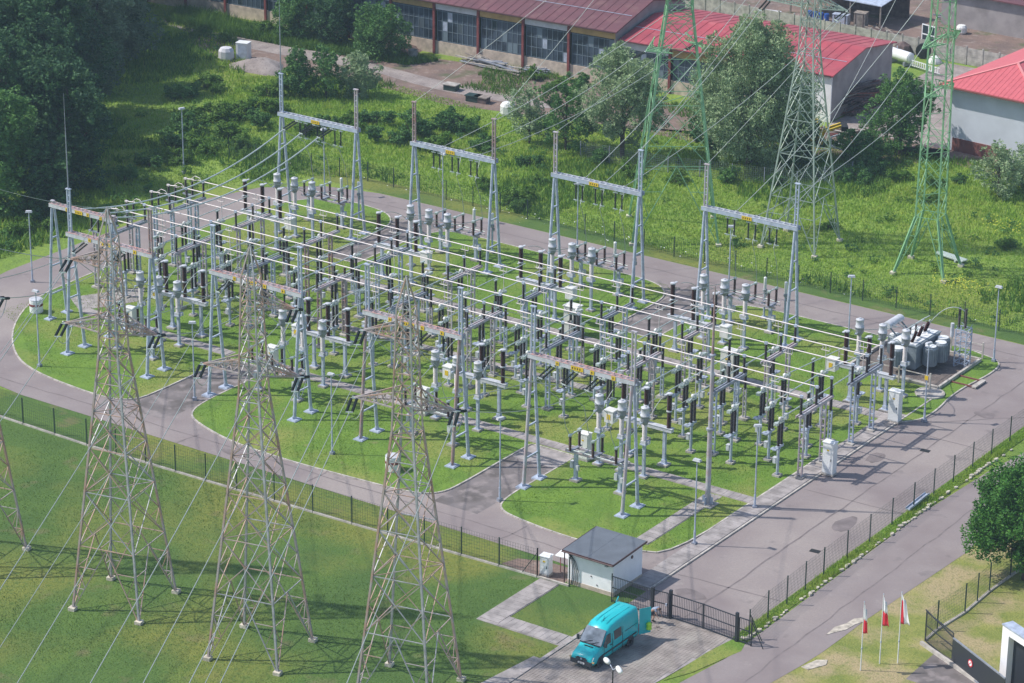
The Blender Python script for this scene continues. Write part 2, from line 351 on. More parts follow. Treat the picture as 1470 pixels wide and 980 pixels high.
# tar seams and patched strips in the asphalt
for (a, b, w_) in (((68.9, -11.5), (69.0, 49.5), .09), ((64.9, -6), (73.1, -5.4), .07), ((64.9, 12.4), (73.1, 12.8), .07), ((65.2, 27.5), (73.1, 27.2), .07), ((-2, -7.1), (62, -7.4), .08), ((-12, 47.6), (72, 47.5), .08), ((20, -9), (20.3, -6.7), .08), ((33, -9), (33.2, -6.6), .08), ((51, -9.2), (51.4, -5.6), .08), ((77.2, -30), (77.1, 22), .08), ((66.6, 30), (73.1, 36), .08)):
    a, b = Vector(a), Vector(b); L_ = (b-a).length; n_ = max(2, int(L_/1.6)); d_ = (b-a).normalized(); nn = Vector((-d_.y, d_.x)); l_, r_ = [], []
    for i in range(n_+1):
        c = a.lerp(b, i/n_)+nn*random.uniform(-.10, .10); l_.append((c.x+nn.x*w_*random.uniform(.4, 1), c.y+nn.y*w_*random.uniform(.4, 1))); r_.append((c.x-nn.x*w_*random.uniform(.4, 1), c.y-nn.y*w_*random.uniform(.4, 1)))
    mb = MB(); mb.add([(x, y, .0385) for x, y in l_]+[(x, y, .0385) for x, y in r_], [(i, i+1, n_+2+i, n_+1+i) for i in range(n_)])
    o = obj('tar_seam', mb.mesh('tar_seam', 'asphalt3')); o['kind'] = 'structure'
for (x, y, rx, ry) in ((67.3, -8.2, 1.3, .8), (70.5, 8.6, .8, 1.6), (66.5, 21, .7, 1.2), (56.8, 47.2, .9, .5), (25, -7.8, 1.4, .5), (69.5, 34, 1.0, .7)):
    sheet('asphalt_patch', [(x+rx*math.cos(t)*random.uniform(.8, 1.1), y+ry*math.sin(t)*random.uniform(.8, 1.1)) for t in np.linspace(0, 2*PI, 15)[:-1]], .042, 'asphalt3')
# right of the drive
sheet('grass_strip', [(73.2, -12.2), (74.15, -12.2), (74.3, 24), (74.6, 60), (73.2, 60)], .040, 'lawn')
sheet('grass_strip', [(72.6, -20.4), (73.6, -18.2), (74.7, -13.6), (74.2, -12.0), (73.3, -12.5), (72.9, -15)], .040, 'lawn')
low = [(70, -48), (73.4, -22), (74.4, -15), (74.35, 0), (74.3, 14), (74.9, 24), (77, 40), (78, 75), (84, 75), (81.8, 40), (79.9, 24), (79.7, 14), (80.12, 9.28), (79.76, 2.63), (79.35, -4.84), (79.34, -7.72), (79.28, -10.56), (79.08, -13.08), (78.2, -20), (77.6, -26), (77, -48)]
sheet('access_road', low, .034, 'asphalt')
sheet('dry_verge', [(77.6, -14.6), (78.3, -9), (78.6, -2), (78.3, 5), (78.7, 14), (79.2, 30), (110, 40), (110, -50), (76, -50), (76.7, -24)], .020, 'lawn3')
sheet('side_yard', [(89.02, -9.49), (87.32, -10.71), (85.72, -10.64), (85.57, -5.79), (93.26, -8.24)], .028, 'asphalt2')
sheet('paved_apron', [(64.5, -34), (64.5, -12.1), (73.4, -12.3), (73.0, -14.6), (72.5, -20), (70.6, -34)], .033, 'slab')
# apron paving stones, laid one by one but joined (too many to pick apart)
mb = MB(); nx = 0
for i in range(36):
    for j in range(88):
        x = 64.62+i*.25; y = -34+j*.25
        xr = 72.45+(y+20)*.09 if y < -14.6 else 73.1
        if x > xr-.15: continue
        mb.box((x, y, .045+random.uniform(-.003, .003)), (.232, .232, .02))
single('paving_stones', mb, 'paving', 'small square paving stones laid between the lawn and the road under the van', 'paving')['kind'] = 'stuff'
mb = MB()
for i in range(20): mb.box((64.38, -33.5+i*1.0, .06), (.3, .96, .12))
o = obj('kerb', mb.mesh('kerb', 'slab')); o['kind'] = 'structure'
slabpath('garden_path', 58.05, -12.4, 58.05, -20.2, 1.6, .5, z=.05)
slabpath('garden_path', 58.9, -19.4, 64.2, -19.4, 1.5, .5, z=.056)
sheet('near_pavement', [(62.4, -32), (64.2, -32), (64.2, -22.5), (63.6, -22.5)], .05, 'slab')
sheet('bare_patch', [(53.5, -11.9), (57.0, -12.1), (59.0, -12.0), (59.0, -9.6), (56, -9.7), (54.0, -10.5)], .021, 'dirt')
# scattered limestone blocks along the access road
key = [MB().prism([(random.uniform(.8, 1.1)*.28*math.cos(t), random.uniform(.8, 1.1)*.2*math.sin(t)) for t in np.linspace(0, 2*PI, 7)[:-1]], 0, .16).mesh('stone', 'stone') for _ in range(5)]
edge = obj('stone_edging', MB().box((0, 0, 0), (.5, .3, .1)).mesh('stone_edging', 'stone')); edge.location = (73.9, -11.9, .06); edge['kind'] = 'structure'
for i in range(95):
    y = i*.5+random.uniform(-.15, .15)
    if random.random() < .28: continue
    o = bpy.data.objects.new('stone', random.choice(key)); COL.objects.link(o); o.parent = edge; q_ = random.uniform(.45, 1.05); o.scale = (q_, q_*random.uniform(.7, 1), q_)
    o.location = (.28+random.uniform(-.1, .1)+max(0, y-30)*.03, y, -.02); o.rotation_euler = (0, 0, 1.5+random.uniform(-.5, .5))
mb = MB()
mb.prism([((78.24, -8.11)), ((78.15, -6.75)), ((78.52, -5.83)), ((78.63, -4.83)), ((79.20, -4.15)), ((79.39, -4.81)), ((79.12, -5.53)), ((78.98, -6.67)), ((78.59, -7.35))], .02, .065)
single('stone_slab', mb, 'palesand', 'large pale rough stone slab lying at the roadside by the flags', 'stone')
mb = MB(); mb.prism([(79.18, -13.26), (79.53, -11.77), (80.14, -11.32), (80.41, -12.00), (79.76, -13.33)], .02, .065)
single('stone_slab', mb, 'palesand', 'smaller pale stone slab at the road edge at the bottom of the picture', 'stone')
# yard and track behind
sheet('dirt_yard', [(-62.91, 88.79), (-49.48, 89.42), (-31.32, 92.42), (-8.59, 95.76), (6.09, 92.64), (21.41, 96.01), (21.34, 107.09), (22.56, 114.62), (35.43, 92.82), (45.63, 91.22), (42.93, 96.87), (34.68, 96.66), (33.61, 88.61), (28.68, 87.29), (20.88, 85.07), (11.99, 83.01), (1.56, 82.99), (-7.79, 80.84), (-17.34, 78.65), (-25.76, 79.73), (-40.57, 78.45), (-46.47, 76.93), (-56.30, 81.36)], .015, 'dirt')
sheet('gravel_track', smooth([(-64.12, 85.14), (-50.71, 83.25), (-41.54, 83.43), (-33.31, 84.50), (-22.03, 82.48), (-13.05, 83.11), (-6.38, 84.12), (-7.54, 85.85), (-14.88, 85.73), (-22.39, 85.60), (-33.08, 86.80), (-43.46, 87.12), (-52.76, 86.99), (-66.85, 88.25)], 1), .028, 'gravel')
sheet('back_yard', [(-40, 127.2), (60, 127.2), (90, 260), (-80, 260)], .020, 'dirt')
sheet('side_court', [(20, 96.5), (34, 96.5), (33, 126), (19, 126)], .022, 'gravel')
# ================================================================== SUBSTATION
X0 = [62.0-7.87*(8-k) for k in range(9)]                  # x of the rightmost phase of every bay
BUSY = [13.6, 16.0, 18.35, 21.75, 24.1, 26.5]; BZ = 7.05
bayname = ['%s bay' % ('first' if k == 0 else ORD[k]) for k in range(9)]
nearname = {1: 'leftmost near gantry', 3: 'second near gantry', 5: 'third near gantry', 7: 'rightmost near gantry'}
farname = {0: 'leftmost far gantry', 2: 'second far gantry', 4: 'third far gantry', 6: 'rightmost far gantry'}
ph = ['right', 'middle', 'left']
# busbars
for i, y in enumerate(BUSY):
    t = thing('busbar', ['first (nearest)', 'second', 'third', 'fourth', 'fifth', 'farthest'][i]+' of six long bright aluminium busbar tubes', 'busbar', (-7.2, y, BZ), 0, 'busbar tubes')
    for k in range(9):
        part('tube', MB().cyl((7.87*k+(.02 if k else -.15), 0, 0), (7.87*(k+1)-.02+(.2 if k == 8 else 0), 0, 0), .05, n=8), 'alu', t)
    if i == 0: clampme = MB().box((0, 0, -.02), (.26, .17, .2)).mesh('clamp', 'galv')
    for k in range(10): part('clamp', clampme, t, (7.87*k, 0, 0))
# bus support gantries
def batten_column(h, w=.34, d=.2, n=9, mname='galv'):
    mb = MB()
    for sx_ in (-1, 1): mb.box((sx_*w/2, 0, h/2), (.07, d, h))
    for i in range(n): mb.box((0, 0, h*(i+.5)/n), (w, d*.8, .07))
    mb.box((0, 0, .03), (w+.25, d+.28, .06))
    return mb
insme = {m: sheds(MB(), 0, 1.36, .13, n=10, pitch=.1).mesh('post_insulator', m) for m in ('porc', 'porcr')}
colme = {m: batten_column(5.3).mesh('column', m) for m in ('galv', 'pink', 'rustg')}
footme = MB().box((0, 0, .05), (.75, .75, .22)).mesh('footing', 'concrete')
def gantry(x, y0, label, m):
    t = thing('busbar_support', label, 'busbar support', (x, y0, .1), 0, 'busbar support gantries')
    for dy in (.3, 3.7):
        part('column', colme[m], t, (0, dy, 0)); part('footing', footme, t, (0, dy, 0))
    mb = MB()
    for sx_ in (-.16, .16): mb.box((sx_, 2.2, 5.34), (.07, 5.4, .2)); mb.box((sx_*.8, 2.2, 5.44), (.12, 5.4, .03))
    for i in range(10): mb.box((0, -.3+i*.55, 5.34), (.3, .06, .1))
    part('beam', mb, 'pink' if m != 'galv' else 'galvd', t)
    for dy in (0, 2.4, 4.75):
        part('post_insulator', insme['porc'], t, (0, dy, 5.46))
    return t
for k in range(10):
    x = -7.2+7.87*k
    gantry(x, 13.6, 'steel gantry under the near three busbars, %s of ten in its row' % nth(k, 10), ['galv', 'pink', 'galv', 'rustg', 'galv', 'pink', 'galv', 'pink', 'galv', 'pink'][k])
    gantry(x, 21.75, 'steel gantry under the far three busbars, %s of ten in its row' % nth(k, 10), ['galv', 'pink', 'rustg', 'galv', 'pink', 'galv', 'galv', 'pink', 'pink', 'galv'][k])

# bus disconnectors: one pole on its own pedestal
def disconnector():
    t = thing('bus_disconnector', 'x', 'disconnector', (0, 0, .1), 0, 'busbar disconnector poles')
    part('footing', MB().box((0, 0, .04), (.62, .62, .24)), 'concrete', t)
    part('pedestal', MB().box((0, 0, .14), (.42, .42, .04)).cyl((0, 0, .1), (0, 0, 2.3), .115, n=10).box((0, 0, 2.32), (.3, .3, .05)), 'galv', t)
    part('base_frame', MB().box((0, -.05, 2.45), (.22, 1.35, .2)).box((0, -.62, 2.5), (.5, .42, .1)), 'galv', t)
    part('drive_box', MB().box((-.28, .05, 1.25), (.26, .32, .46)).box((-.28, .05, 1.5), (.3, .36, .03)), 'ctg', t)
    for dy in (-.05, .42):
        part('post_insulator', insdisc, t, (0, dy, 2.55))
    part('head', MB().box((0, .18, 4.5), (.3, .62, .1)).cyl((0, -.75, 4.52), (0, 1.05, 4.72), .05, n=6).box((.03, -.55, 4.55), (.3, .34, .22)).box((0, .55, 4.66), (.28, .26, .22)), 'alut', t)
    part('arcing_horn', MB().lathe([(.05, -.15), (.16, -.05), (.16, .08), (.06, .17)], (0, .1, 4.75), 8, True).cyl((.15, .42, 4.6), (.3, .5, 4.95), .018, n=5).cyl((-.15, .3, 4.6), (-.3, .2, 4.95), .018, n=5), 'cream', t)
    return t
insdisc = sheds(MB(), 0, 1.9, .145, n=10, pitch=.11).mesh('post_insulator', 'porc')
colshort = [batten_column(2.7, .24, .16, 6).mesh('column', m) for m in ('galv', 'pink')]; capme = MB().box((0, 0, .05), (.16, .5, .1)).mesh('cap', 'alut')
d0 = disconnector(); first = True
drop = MB(); drop.tube([(0, .1, 0), (.05, .02, .9), (.0, 0, 2.2)], .03, 6)
for q in (-.32, .32):
    drop.tube([(q, 0, 2.2), (q+.07, .03, 1.95), (q+.02, 0, 1.72), (q-.12, 0, 1.78)], .028, 5)
drop.tube([(-.32, 0, 1.75), (.32, 0, 1.75)], .03, 5)
dropme = drop.mesh('bus_dropper', 'alu')
tubeme = {}
for k in range(9):
    for j in range(3):
        x = X0[k]-2.1*j
        for bus, y in ((0, (13.25, 15.5, 17.75)[j]), (1, (26.0, 23.8, 21.45)[j])):
            lab = 'brown disconnector pole under the %s busbars, %s of three in the %s' % (('near', 'far')[bus], ph[j], bayname[k])
            if first: o = d0; o.location = (x, y, .1); first = False; o['label'] = lab
            else: o = dup(d0, (x, y, .1), 0, lab)
            if bus: o.rotation_euler.z = PI
            yb = BUSY[(0, 1, 2)[j]] if bus == 0 else BUSY[(5, 4, 3)[j]]
            u = obj('bus_dropper', dropme, None, (x, yb, 4.85)); tag(u, 'white U-shaped dropper from the %s busbars to the %s disconnector in the %s' % (['near', 'far'][bus], ph[j], bayname[k]), 'connector', 'busbar connectors')
        ya, yb = (13.25, 15.5, 17.75)[j], (26.0, 23.8, 21.45)[j]
        tag(obj('cross_tube', MB().cyl((0, ya+.6, 0), (0, yb-.6, .0), .055, n=7).cyl((0, ya+.2, -.1), (0, ya+.6, 0), .05, n=6).mesh('cross_tube', 'alut'), None, (x, 0, 4.88)),
            'grey-green tube running crosswise under the busbars, %s of three in the %s' % (ph[j], bayname[k]), 'tube conductor', 'cross tubes under the busbars')

for k in range(9):
    for (x, y, w_) in ((X0[k], 17.75, 'right rear'), (X0[k]-4.2, 13.25, 'left front')):
        dup(d0, (x, y, .1), 0, 'extra brown disconnector pole under the near busbars, %s corner of the %s' % (w_, bayname[k]))
    for (x, y, w_) in ((X0[k], 21.5, 'right front'), (X0[k]-4.2, 26.0, 'left rear'), (X0[k]-1.0, 19.6, 'central')):
        t = thing('tube_support', 'slim post with one brown insulator between the busbars, %s spot of the %s' % (w_, bayname[k]), 'support post', (x, y, .1), 0, 'slim tube supports')
        part('footing', footme, t)
        part('column', colshort[k % 2], t); part('post_insulator', insdisc, t, (0, 0, 2.7)); part('cap', capme, t, (0, 0, 4.6))
# current transformers
def current_transformer():
    t = thing('current_transformer', 'x', 'current transformer', (0, 0, .1), 0, 'current transformers')
    part('footing', MB().box((0, 0, .04), (.7, .7, .24)), 'concrete', t)
    part('pedestal', MB().box((0, 0, 1.42), (.22, .22, 2.7)).box((0, 0, .17), (.5, .5, .04)).box((0, 0, 2.8), (.55, .55, .09)), 'galv', t)
    part('base_tank', MB().box((0, 0, 2.97), (.46, .46, .26)).box((.3, .1, 2.98), (.2, .26, .3)), 'ctg', t)
    part('insulator', sheds(MB(), 3.1, 4.45, .20, .86, n=12, pitch=.1), 'ctcol', t)
    part('head_lower', MB().lathe([(.17, 4.42), (.22, 4.5), (.34, 4.72), (.36, 4.95), (.36, 5.1), (.39, 5.12), (.39, 5.17)], n=14, sm=True), 'ctd', t)
    part('head_tank', MB().lathe([(.385, 5.17), (.39, 5.24), (.335, 5.27), (.33, 5.78), (.35, 5.80), (.35, 5.86), (.24, 5.91), (.10, 5.92)], n=14, sm=True).lathe([(.1, 5.9), (.1, 5.98), (.04, 6.0)], n=8), 'ctg', t)
    part('terminal', MB().cyl((0, -.62, 4.72), (0, .62, 4.72), .05, n=8).box((0, -.62, 4.75), (.16, .18, .12)).box((0, .62, 4.75), (.16, .18, .12)), 'galv', t)
    return t
ct0 = current_transformer(); first = True
# breakers
def breaker_frame(kind):
    t = thing('circuit_breaker', 'x', 'circuit breaker', (0, 0, .1), 0, 'three-pole circuit breakers')
    for x in (-3.3, 0): 
        part('leg', MB().box((x, 0, 1.5), (.24, .24, 2.9)).box((x, 0, .17), (.6, .5, .05)).box((x, .0, .35), (.36, .3, .3)), 'galv', t)
        part('footing', MB().box((x, 0, .04), (.85, .8, .24)), 'concrete', t)
    part('beam', MB().box((-2.0, 0, 3.08), (5.4, .42, .3)).box((-2.0, 0, 3.24), (5.5, .5, .03)), 'ctg', t)
    hb = part('mechanism_box', MB().box((-5.0, 0, 2.95), (.8, .72, 1.0)).box((-5.0, 0, 3.47), (.9, .82, .06)), 'cream', t)
    part('warning_plate', MB().box((-5.0, -.37, 2.95), (.34, .02, .42)), 'yellow', hb)
    for j in range(3):
        x = -2.1*j+.35
        p = part('pole_insulator', sheds(MB(), 3.24, 4.62, .19, .7, n=12, pitch=.1), 'porcr', t, (x, 0, 0))
        part('interrupter', sheds(MB(), 4.72, 6.05, .215, .74, n=12, pitch=.1), 'porcr', t, (x, 0, 0))
        part('flange', MB().lathe([(.2, 4.60), (.23, 4.62), (.23, 4.72), (.2, 4.74)], n=12).box((.0, .3, 4.68), (.14, .4, .05)), 'ctg', t, (x, 0, 0))
        part('top_cap', MB().lathe([(.22, 6.03), (.24, 6.06), (.24, 6.16), (.12, 6.2)], n=12).box((-.1, -.25, 6.14), (.2, .5, .05)), 'ctg', t, (x, 0, 0))
    return t
br0 = breaker_frame(0)
# line disconnector: beam on two legs with three pairs of short brown insulators
def line_disconnector():
    t = thing('line_disconnector', 'x', 'line disconnector', (0, 0, .1), 0, 'line disconnectors')
    for x in (-4.05, 0):
        lg = part('leg', MB().box((x, 0, 1.25), (.26, .26, 2.45)).box((x, 0, .17), (.5, .5, .05)), 'galv', t)
        part('drive_box', MB().box((x-.3, -.05, 1.35), (.26, .34, .55)).box((x+.26, -.16, 1.2), (.2, .24, .4)), 'ctg', lg)
        part('footing', MB().box((x, 0, .04), (.75, .75, .24)), 'concrete', t)
    mb = MB()
    for dy in (-.42, .42): mb.box((-2.1, dy, 2.55), (5.3, .12, .18))
    for x in (-4.3, -3.2, -2.1, -1.0, .1): mb.box((x, 0, 2.55), (.12, .84, .12))
    part('beam', mb, 'pink', t)
    for j in range(3):
        x = -2.1*j
        for dy in (-.65, .65): part('post_insulator', insline, t, (x, dy, 2.66))
        part('blade', MB().cyl((x, -.85, 3.98), (x, .85, 4.02), .05, n=6).box((x, -.65, 3.98), (.2, .3, .16)).box((x, .65, 4.02), (.24, .34, .18)).box((x, 0, 4.02), (.13, .2, .1)), 'alut', t)
        part('cross_arm', MB().box((x, 0, 2.66), (.26, 1.75, .07)), 'galvd', t)
    part('shaft', MB().cyl((-4.6, -.6, 2.78), (.5, -.6, 2.78), .03, n=6), 'alut', t)
    return t
insline = sheds(MB(), 0, 1.24, .135, n=10, pitch=.1).mesh('post_insulator', 'porcr')
ld0 = line_disconnector()
# tall slim voltage dividers and surge arresters on the far side
def divider():
    t = thing('coupling_capacitor', 'x', 'coupling capacitor', (0, 0, .1), 0, 'slim capacitors on poles')
    part('footing', MB().box((0, 0, .04), (.5, .5, .24)), 'concrete', t)
    part('pole', MB().box((0, 0, .17), (.4, .4, .04)).cyl((0, 0, .1), (0, 0, 2.5), .1, n=10), 'galv', t)
    part('canister', MB().lathe([(.12, 2.5), (.2, 2.53), (.2, 2.75), (.13, 2.8)], n=12).box((.15, 0, 2.3), (.14, .2, .3)), 'ctd', t)
    part('column', MB().lathe([(.115, 2.8), (.135, 2.85), (.135, 3.75), (.14, 3.78), (.14, 3.86), (.05, 3.9)], n=12, sm=True), 'white', t)
    return t
cv0 = divider()
def cabinet(w=1.0, d=.5, h=2.75, m='cream', leaves=2):
    mb = MB(); mb.box((0, 0, .08), (w+.06, d+.06, .16)); t = thing('control_cabinet', 'x', 'cabinet', (0, 0, .1))
    part('plinth', mb, 'concrete', t); part('body', MB().box((0, 0, h/2+.1), (w, d, h-.1)), m, t)
    for i in range(leaves):
        ww = w/leaves; dd = part('door', MB().box(((i-.5*(leaves-1))*ww, -d/2-.015, h/2+.1), (ww-.03, .03, h-.25)), m, t)
        part('handle', MB().box(((i-.5*(leaves-1))*ww+ww*.3, -d/2-.045, h/2), (.04, .04, .2)), 'black', dd)
    part('roof', MB().prism([(-w/2-.06, -d/2-.06), (w/2+.06, -d/2-.06), (w/2+.06, d/2+.06), (-w/2-.06, d/2+.06)], h+.05, h+.11).prism([(-w/2, -d/4), (w/2, -d/4), (w/2, d/4), (-w/2, d/4)], h+.11, h+.17), m, t)
    part('warning_plate', MB().box((0, -d/2-.037, h*.8), (.2, .012, .12)), 'yellow', t)
    return t
cab0 = cabinet(.85, .62, 2.2)
f1 = f2 = f3 = f4 = True
def place(proto, used, loc, rz, lab):
    if not used: proto.location = loc; proto.rotation_euler = (0, 0, rz); proto['label'] = lab; return proto
    return dup(proto, loc, rz, lab)
used = dict(ct=False, br=False, ld=False, cv=False, cab=False)
flexn = 0
def flex(p0, p1, sag, lab, r=.028, cat='flexible conductor', m='wire', n=8, name='flexible_conductor', grp='flexible conductors between the apparatus'):
    p0 = Vector(p0); p1 = Vector(p1); pts = []
    for i in range(n+1):
        t = i/n; q = p0.lerp(p1, t); q.z -= sag*4*t*(1-t); pts.append(q-p0)
    return single(name, MB().tube(pts, r, 5), m, lab, cat, p0, 0, grp)
for k in (1, 3, 5, 7):
    nm = nearname[k]; x = X0[k]-.35
    place(br0, used['br'], (x, 9.85, .1), 0, 'circuit breaker with three tall brown poles behind the '+nm); used['br'] = True
    place(ld0, used['ld'], (x+.1, 3.35, .1), 0, 'line disconnector on two legs right behind the '+nm); used['ld'] = True
    place(cab0, used['cab'], (x-5.6, 8.0-.9, .1), 0, 'white two-door cabinet beside the trench path near the '+nm); used['cab'] = True
    for j in range(3):
        xx = x-2.1*j-.05
        place(ct0, used['ct'], (xx, 6.95, .1), 0, 'grey-headed current transformer, %s of three behind the %s' % (ph[j], nm)); used['ct'] = True
        flex((xx, 7.6, 4.8), (xx+.35, 9.6, 6.25), -.35, '%s cable from transformer up to breaker behind the %s' % (ph[j], nm))
        flex((xx, 6.3, 4.8), (xx, 4.1, 4.15), .1, '%s cable from current transformer to line disconnector behind the %s' % (ph[j], nm))
        flex((xx+.35, 10.1, 4.85), (xx+.4, 13.0-0*j, 4.85), .05, '%s short cable from breaker to busbar side behind the %s' % (ph[j], nm))
        if j: tag(obj('cross_tube', MB().cyl((0, 0, 0), (0, 2.25*j, 0), .05, n=7).mesh('cross_tube', 'alut'), None, (xx+.4, 13.0, 4.86)), 'short grey tube from the breaker to the %s disconnector behind the %s' % (ph[j], nm), 'tube conductor', 'cross tubes under the busbars')
for k in (0, 2, 4, 6):
    nm = farname[k]; x = X0[k]-.1
    place(br0, True, (x-4.55, 31.0, .1), PI, 'circuit breaker with three tall brown poles on the bus side of the '+nm)
    place(ld0, True, (x-4.2, 39.6, .1), PI, 'line disconnector on two legs below the '+nm)
    for j in range(3):
        xx = x-2.1*j
        place(ct0, True, (xx, 34.9, .1), PI, 'grey-headed current transformer, %s of three on the bus side of the %s' % (ph[j], nm))
        flex((xx, 34.3, 4.8), (xx-.1, 31.3, 6.25), -.3, '%s cable from breaker to current transformer near the %s' % (ph[j], nm))
        flex((xx, 35.5, 4.8), (xx, 39.0, 4.15), .1, '%s cable from current transformer to line disconnector near the %s' % (ph[j], nm))
        flex((xx-.1, 30.8, 4.85), (xx, 26.4-2.3*j, 4.85), .0, '%s tube from far busbars to the breaker near the %s' % (ph[j], nm), m='alut', r=.045)
    for j in ((0, 1) if k != 6 else (0, 1)):
        place(cv0, used['cv'], (x-2.1*j-.2, 42.3, .1), 0, 'slim white-topped capacitor on a pole, %s of two by the %s' % (('right', 'left')[j], nm)); used['cv'] = True
# transformer bay (k = 8)
place(br0, True, (62.6, 29.75, .1), 0, 'circuit breaker at the right end of the busbars, nearest the power transformer')
for j in range(3):
    place(ct0, True, (62.3-2.15*j, 33.4, .1), 0, 'grey-headed current transformer, %s of three in front of the power transformer' % ph[j])
    flex((62.3-2.15*j, 32.7, 4.8), (62.9-2.1*j, 30, 6.25), -.3, '%s cable from breaker to current transformer by the power transformer' % ph[j])
    flex((62.3-2.15*j, 34.1, 4.8), (60.6-.1*j, 38.4+1.35*j, 4.0), .2, '%s cable from current transformer to power transformer' % ph[j])
    flex((62.9-2.1*j, 29.6, 4.85), (62.0-2.1*j, 26.4-2.3*j, 4.85), 0, '%s tube from far busbars to the breaker at the right end' % ph[j], m='alut', r=.045)
# extra apparatus seen between the rows
for (x, y, l) in ((48.9, 27.9, 'big white cabinet with yellow plate under the far busbars, right of centre'), (32.4, 29.0, 'big white cabinet under the far busbars near the picture centre')):
    c = dup(cab0, (x, y, .1), 0, l, (1.5, 1.5, 1.2))
c = cabinet(.95, .62, 2.65, 'white', 1); c.location = (65.1, 15.9, .1); c['label'] = 'tall white cabinet beside the trench path at the right end of the near busbars'
c2 = dup(c, (64.3, 28.2, .1), 0, 'tall white cabinet standing on the grass nearest the power transformer')
for (x, y, l) in ((46.95, 18.6, 'slim steel post carrying a tube, right of centre under the busbars'), (31.2, 18.6, 'slim steel post carrying a tube, near the picture centre under the busbars'), (15.5, 18.6, 'slim steel post carrying a tube, left part of the busbar field')):
    t = thing('tube_support', l, 'support post', (x, y, .1), 0, 'slim tube supports')
    part('column', batten_column(4.4, n=8), 'pink', t); part('footing', footme, t); part('post_insulator', insline, t, (0, 0, 4.4))

# ------------------------------------------------------------------ gantries (portals)
def insulator_string(parent, a, b, twin=True, m='glassins', r=.085, name='insulator_string'):
    a = Vector(a); b = Vector(b); d = b-a; L = d.length; d.normalize()
    side = Vector((1, 0, 0)) if abs(d.x) < .8 else Vector((0, 1, 0))
    side = (side-d*side.dot(d)).normalized(); mb = MB()
    for s_ in ((-.19, .19) if twin else (0,)):
        n = max(6, int(L*.86/.13)); up_ = d.to_track_quat('Z', 'Y').to_matrix()
        prof = []; z0 = L*.1; 
        for i in range(n):
            z = z0+i*L*.8/n; prof += [(r*.55, z), (r*1.25, z+L*.8/n*.3), (r*.55, z+L*.8/n*.7)]
        sub = MB().lathe(prof, n=8); vs = [a+side*s_+up_ @ Vector(v) for v in sub.v]; mb.add(vs, sub.f)
    o = part(name, mb, m, parent)
    f = MB(); f.bar(a+d*L*.08-side*.24, a+d*L*.08+side*.24, .07); f.bar(b-d*L*.08-side*.24, b-d*L*.08+side*.24, .07); f.cyl(a, a+d*L*.08, .03, n=5); f.cyl(b-d*L*.08, b, .03, n=5)
    part('string_fitting', f, 'alut', o)
    return o
def portal_column(t, x, D, H, top, masttop, mcol, redmast):
    for y in (0, D):
        part('leg', MB().cyl((x, y, .1), (x, D/2+(-.16 if y == 0 else .16), H-.1), .15, .125, n=10), mcol if y == 0 else 'galv', t)
        part('base_plate', MB().box((x, y, .1), (.75, .75, .06)).box((x, y, -.02), (.9, .9, .2)).box((x, y, .22), (.42, .05, .2)).box((x, y, .22), (.05, .42, .2)), 'galv', t)
    for z in (2.3, 4.9, 7.5):
        y0 = (D/2-.16)*z/H; y1 = D-(D/2-.16)*z/H
        barpart('rung', 'galv', t, (x, y0, z), (x, y1, z), .12)
    m = redmast
    mb = MB()
    for s_ in (-.14, .14): mb.box((x+s_, D/2, (H+top)/2), (.09, .16, top-H))
    for i in range(7): mb.box((x, D/2, H+.3+i*(top-H-.3)/7), (.28, .12, .06))
    mb.box((x, D/2, top), (.5, .26, .08))
    mm = part('mast', mb, m, t)
    if masttop > top+1:
        part('lightning_rod', MB().cyl((x, D/2, top-.1), (x, D/2, top+(masttop-top)*.6), .06, .045, n=6).cyl((x, D/2, top+(masttop-top)*.6), (x, D/2, masttop), .035, .012, n=5), 'galvd', mm)
def portal(x0, y0, label, side, red=('galv', 'galv'), mcol='galv', rod=None, group='line gantries', TOP=14.5):
    D, H, Wd = 2.15, 10.35, 9.0
    t = thing('line_gantry', label, 'gantry', (x0, y0, .1), 0, group)
    portal_column(t, 0, D, H, TOP, (rod or 0), mcol, red[0]); portal_column(t, Wd, D, H, TOP, 0, mcol, red[1])
    b = MB(); yc = D/2
    for yy in (-.26, .26): b.box((Wd/2, yc+yy, H+.17), (Wd+.6, .05, .34))
    for yy in (-.26, .26): b.box((Wd/2, yc+yy*.8, H+.02), (Wd+.6, .16, .04))
    part('beam', b, 'ctg' if side < 0 else 'galv', t) if TOP > 12 else part('beam', b, 'ctg', t)
    b = MB(); n = 15
    for i in range(n):
        xa = i*Wd/n; xb = (i+1)*Wd/n
        b.bar((xa, yc-.24, H+.36), (xb, yc+.24, H+.36), .07, .03); b.box((xa, yc, H+.365), (.07, .5, .03))
    b.box((Wd/2, yc-.26, H+.36), (Wd+.5, .08, .03)); b.box((Wd/2, yc+.26, H+.36), (Wd+.5, .08, .03))
    part('top_lacing', b, 'orangeg' if side < 0 else 'ctg', t)
    for (fx, w) in (((.27, .3), (.47, 1.1), (.62, .35), (.83, .35)) if side < 0 else ((.48, 1.0),)):
        s_ = part('sign_plate', MB().box((fx*Wd, yc-.32, H+.17), (w, .02, .32)), 'yellow', t)
        for q in range(max(1, int(w/.25))): part('character', MB().box((fx*Wd-w/2+.14+q*.22, yc-.334, H+.17), (.07, .006, .16)).box((fx*Wd-w/2+.17+q*.22, yc-.336, H+.17), (.09, .006, .03)), 'black', s_)
    return t
def hang(p0, p1, sag, n=14):
    pts = []; p0 = Vector(p0); p1 = Vector(p1)
    for i in range(n+1):
        t = i/n; q = p0.lerp(p1, t); q.z -= sag*4*t*(1-t); pts.append(q)
    return pts
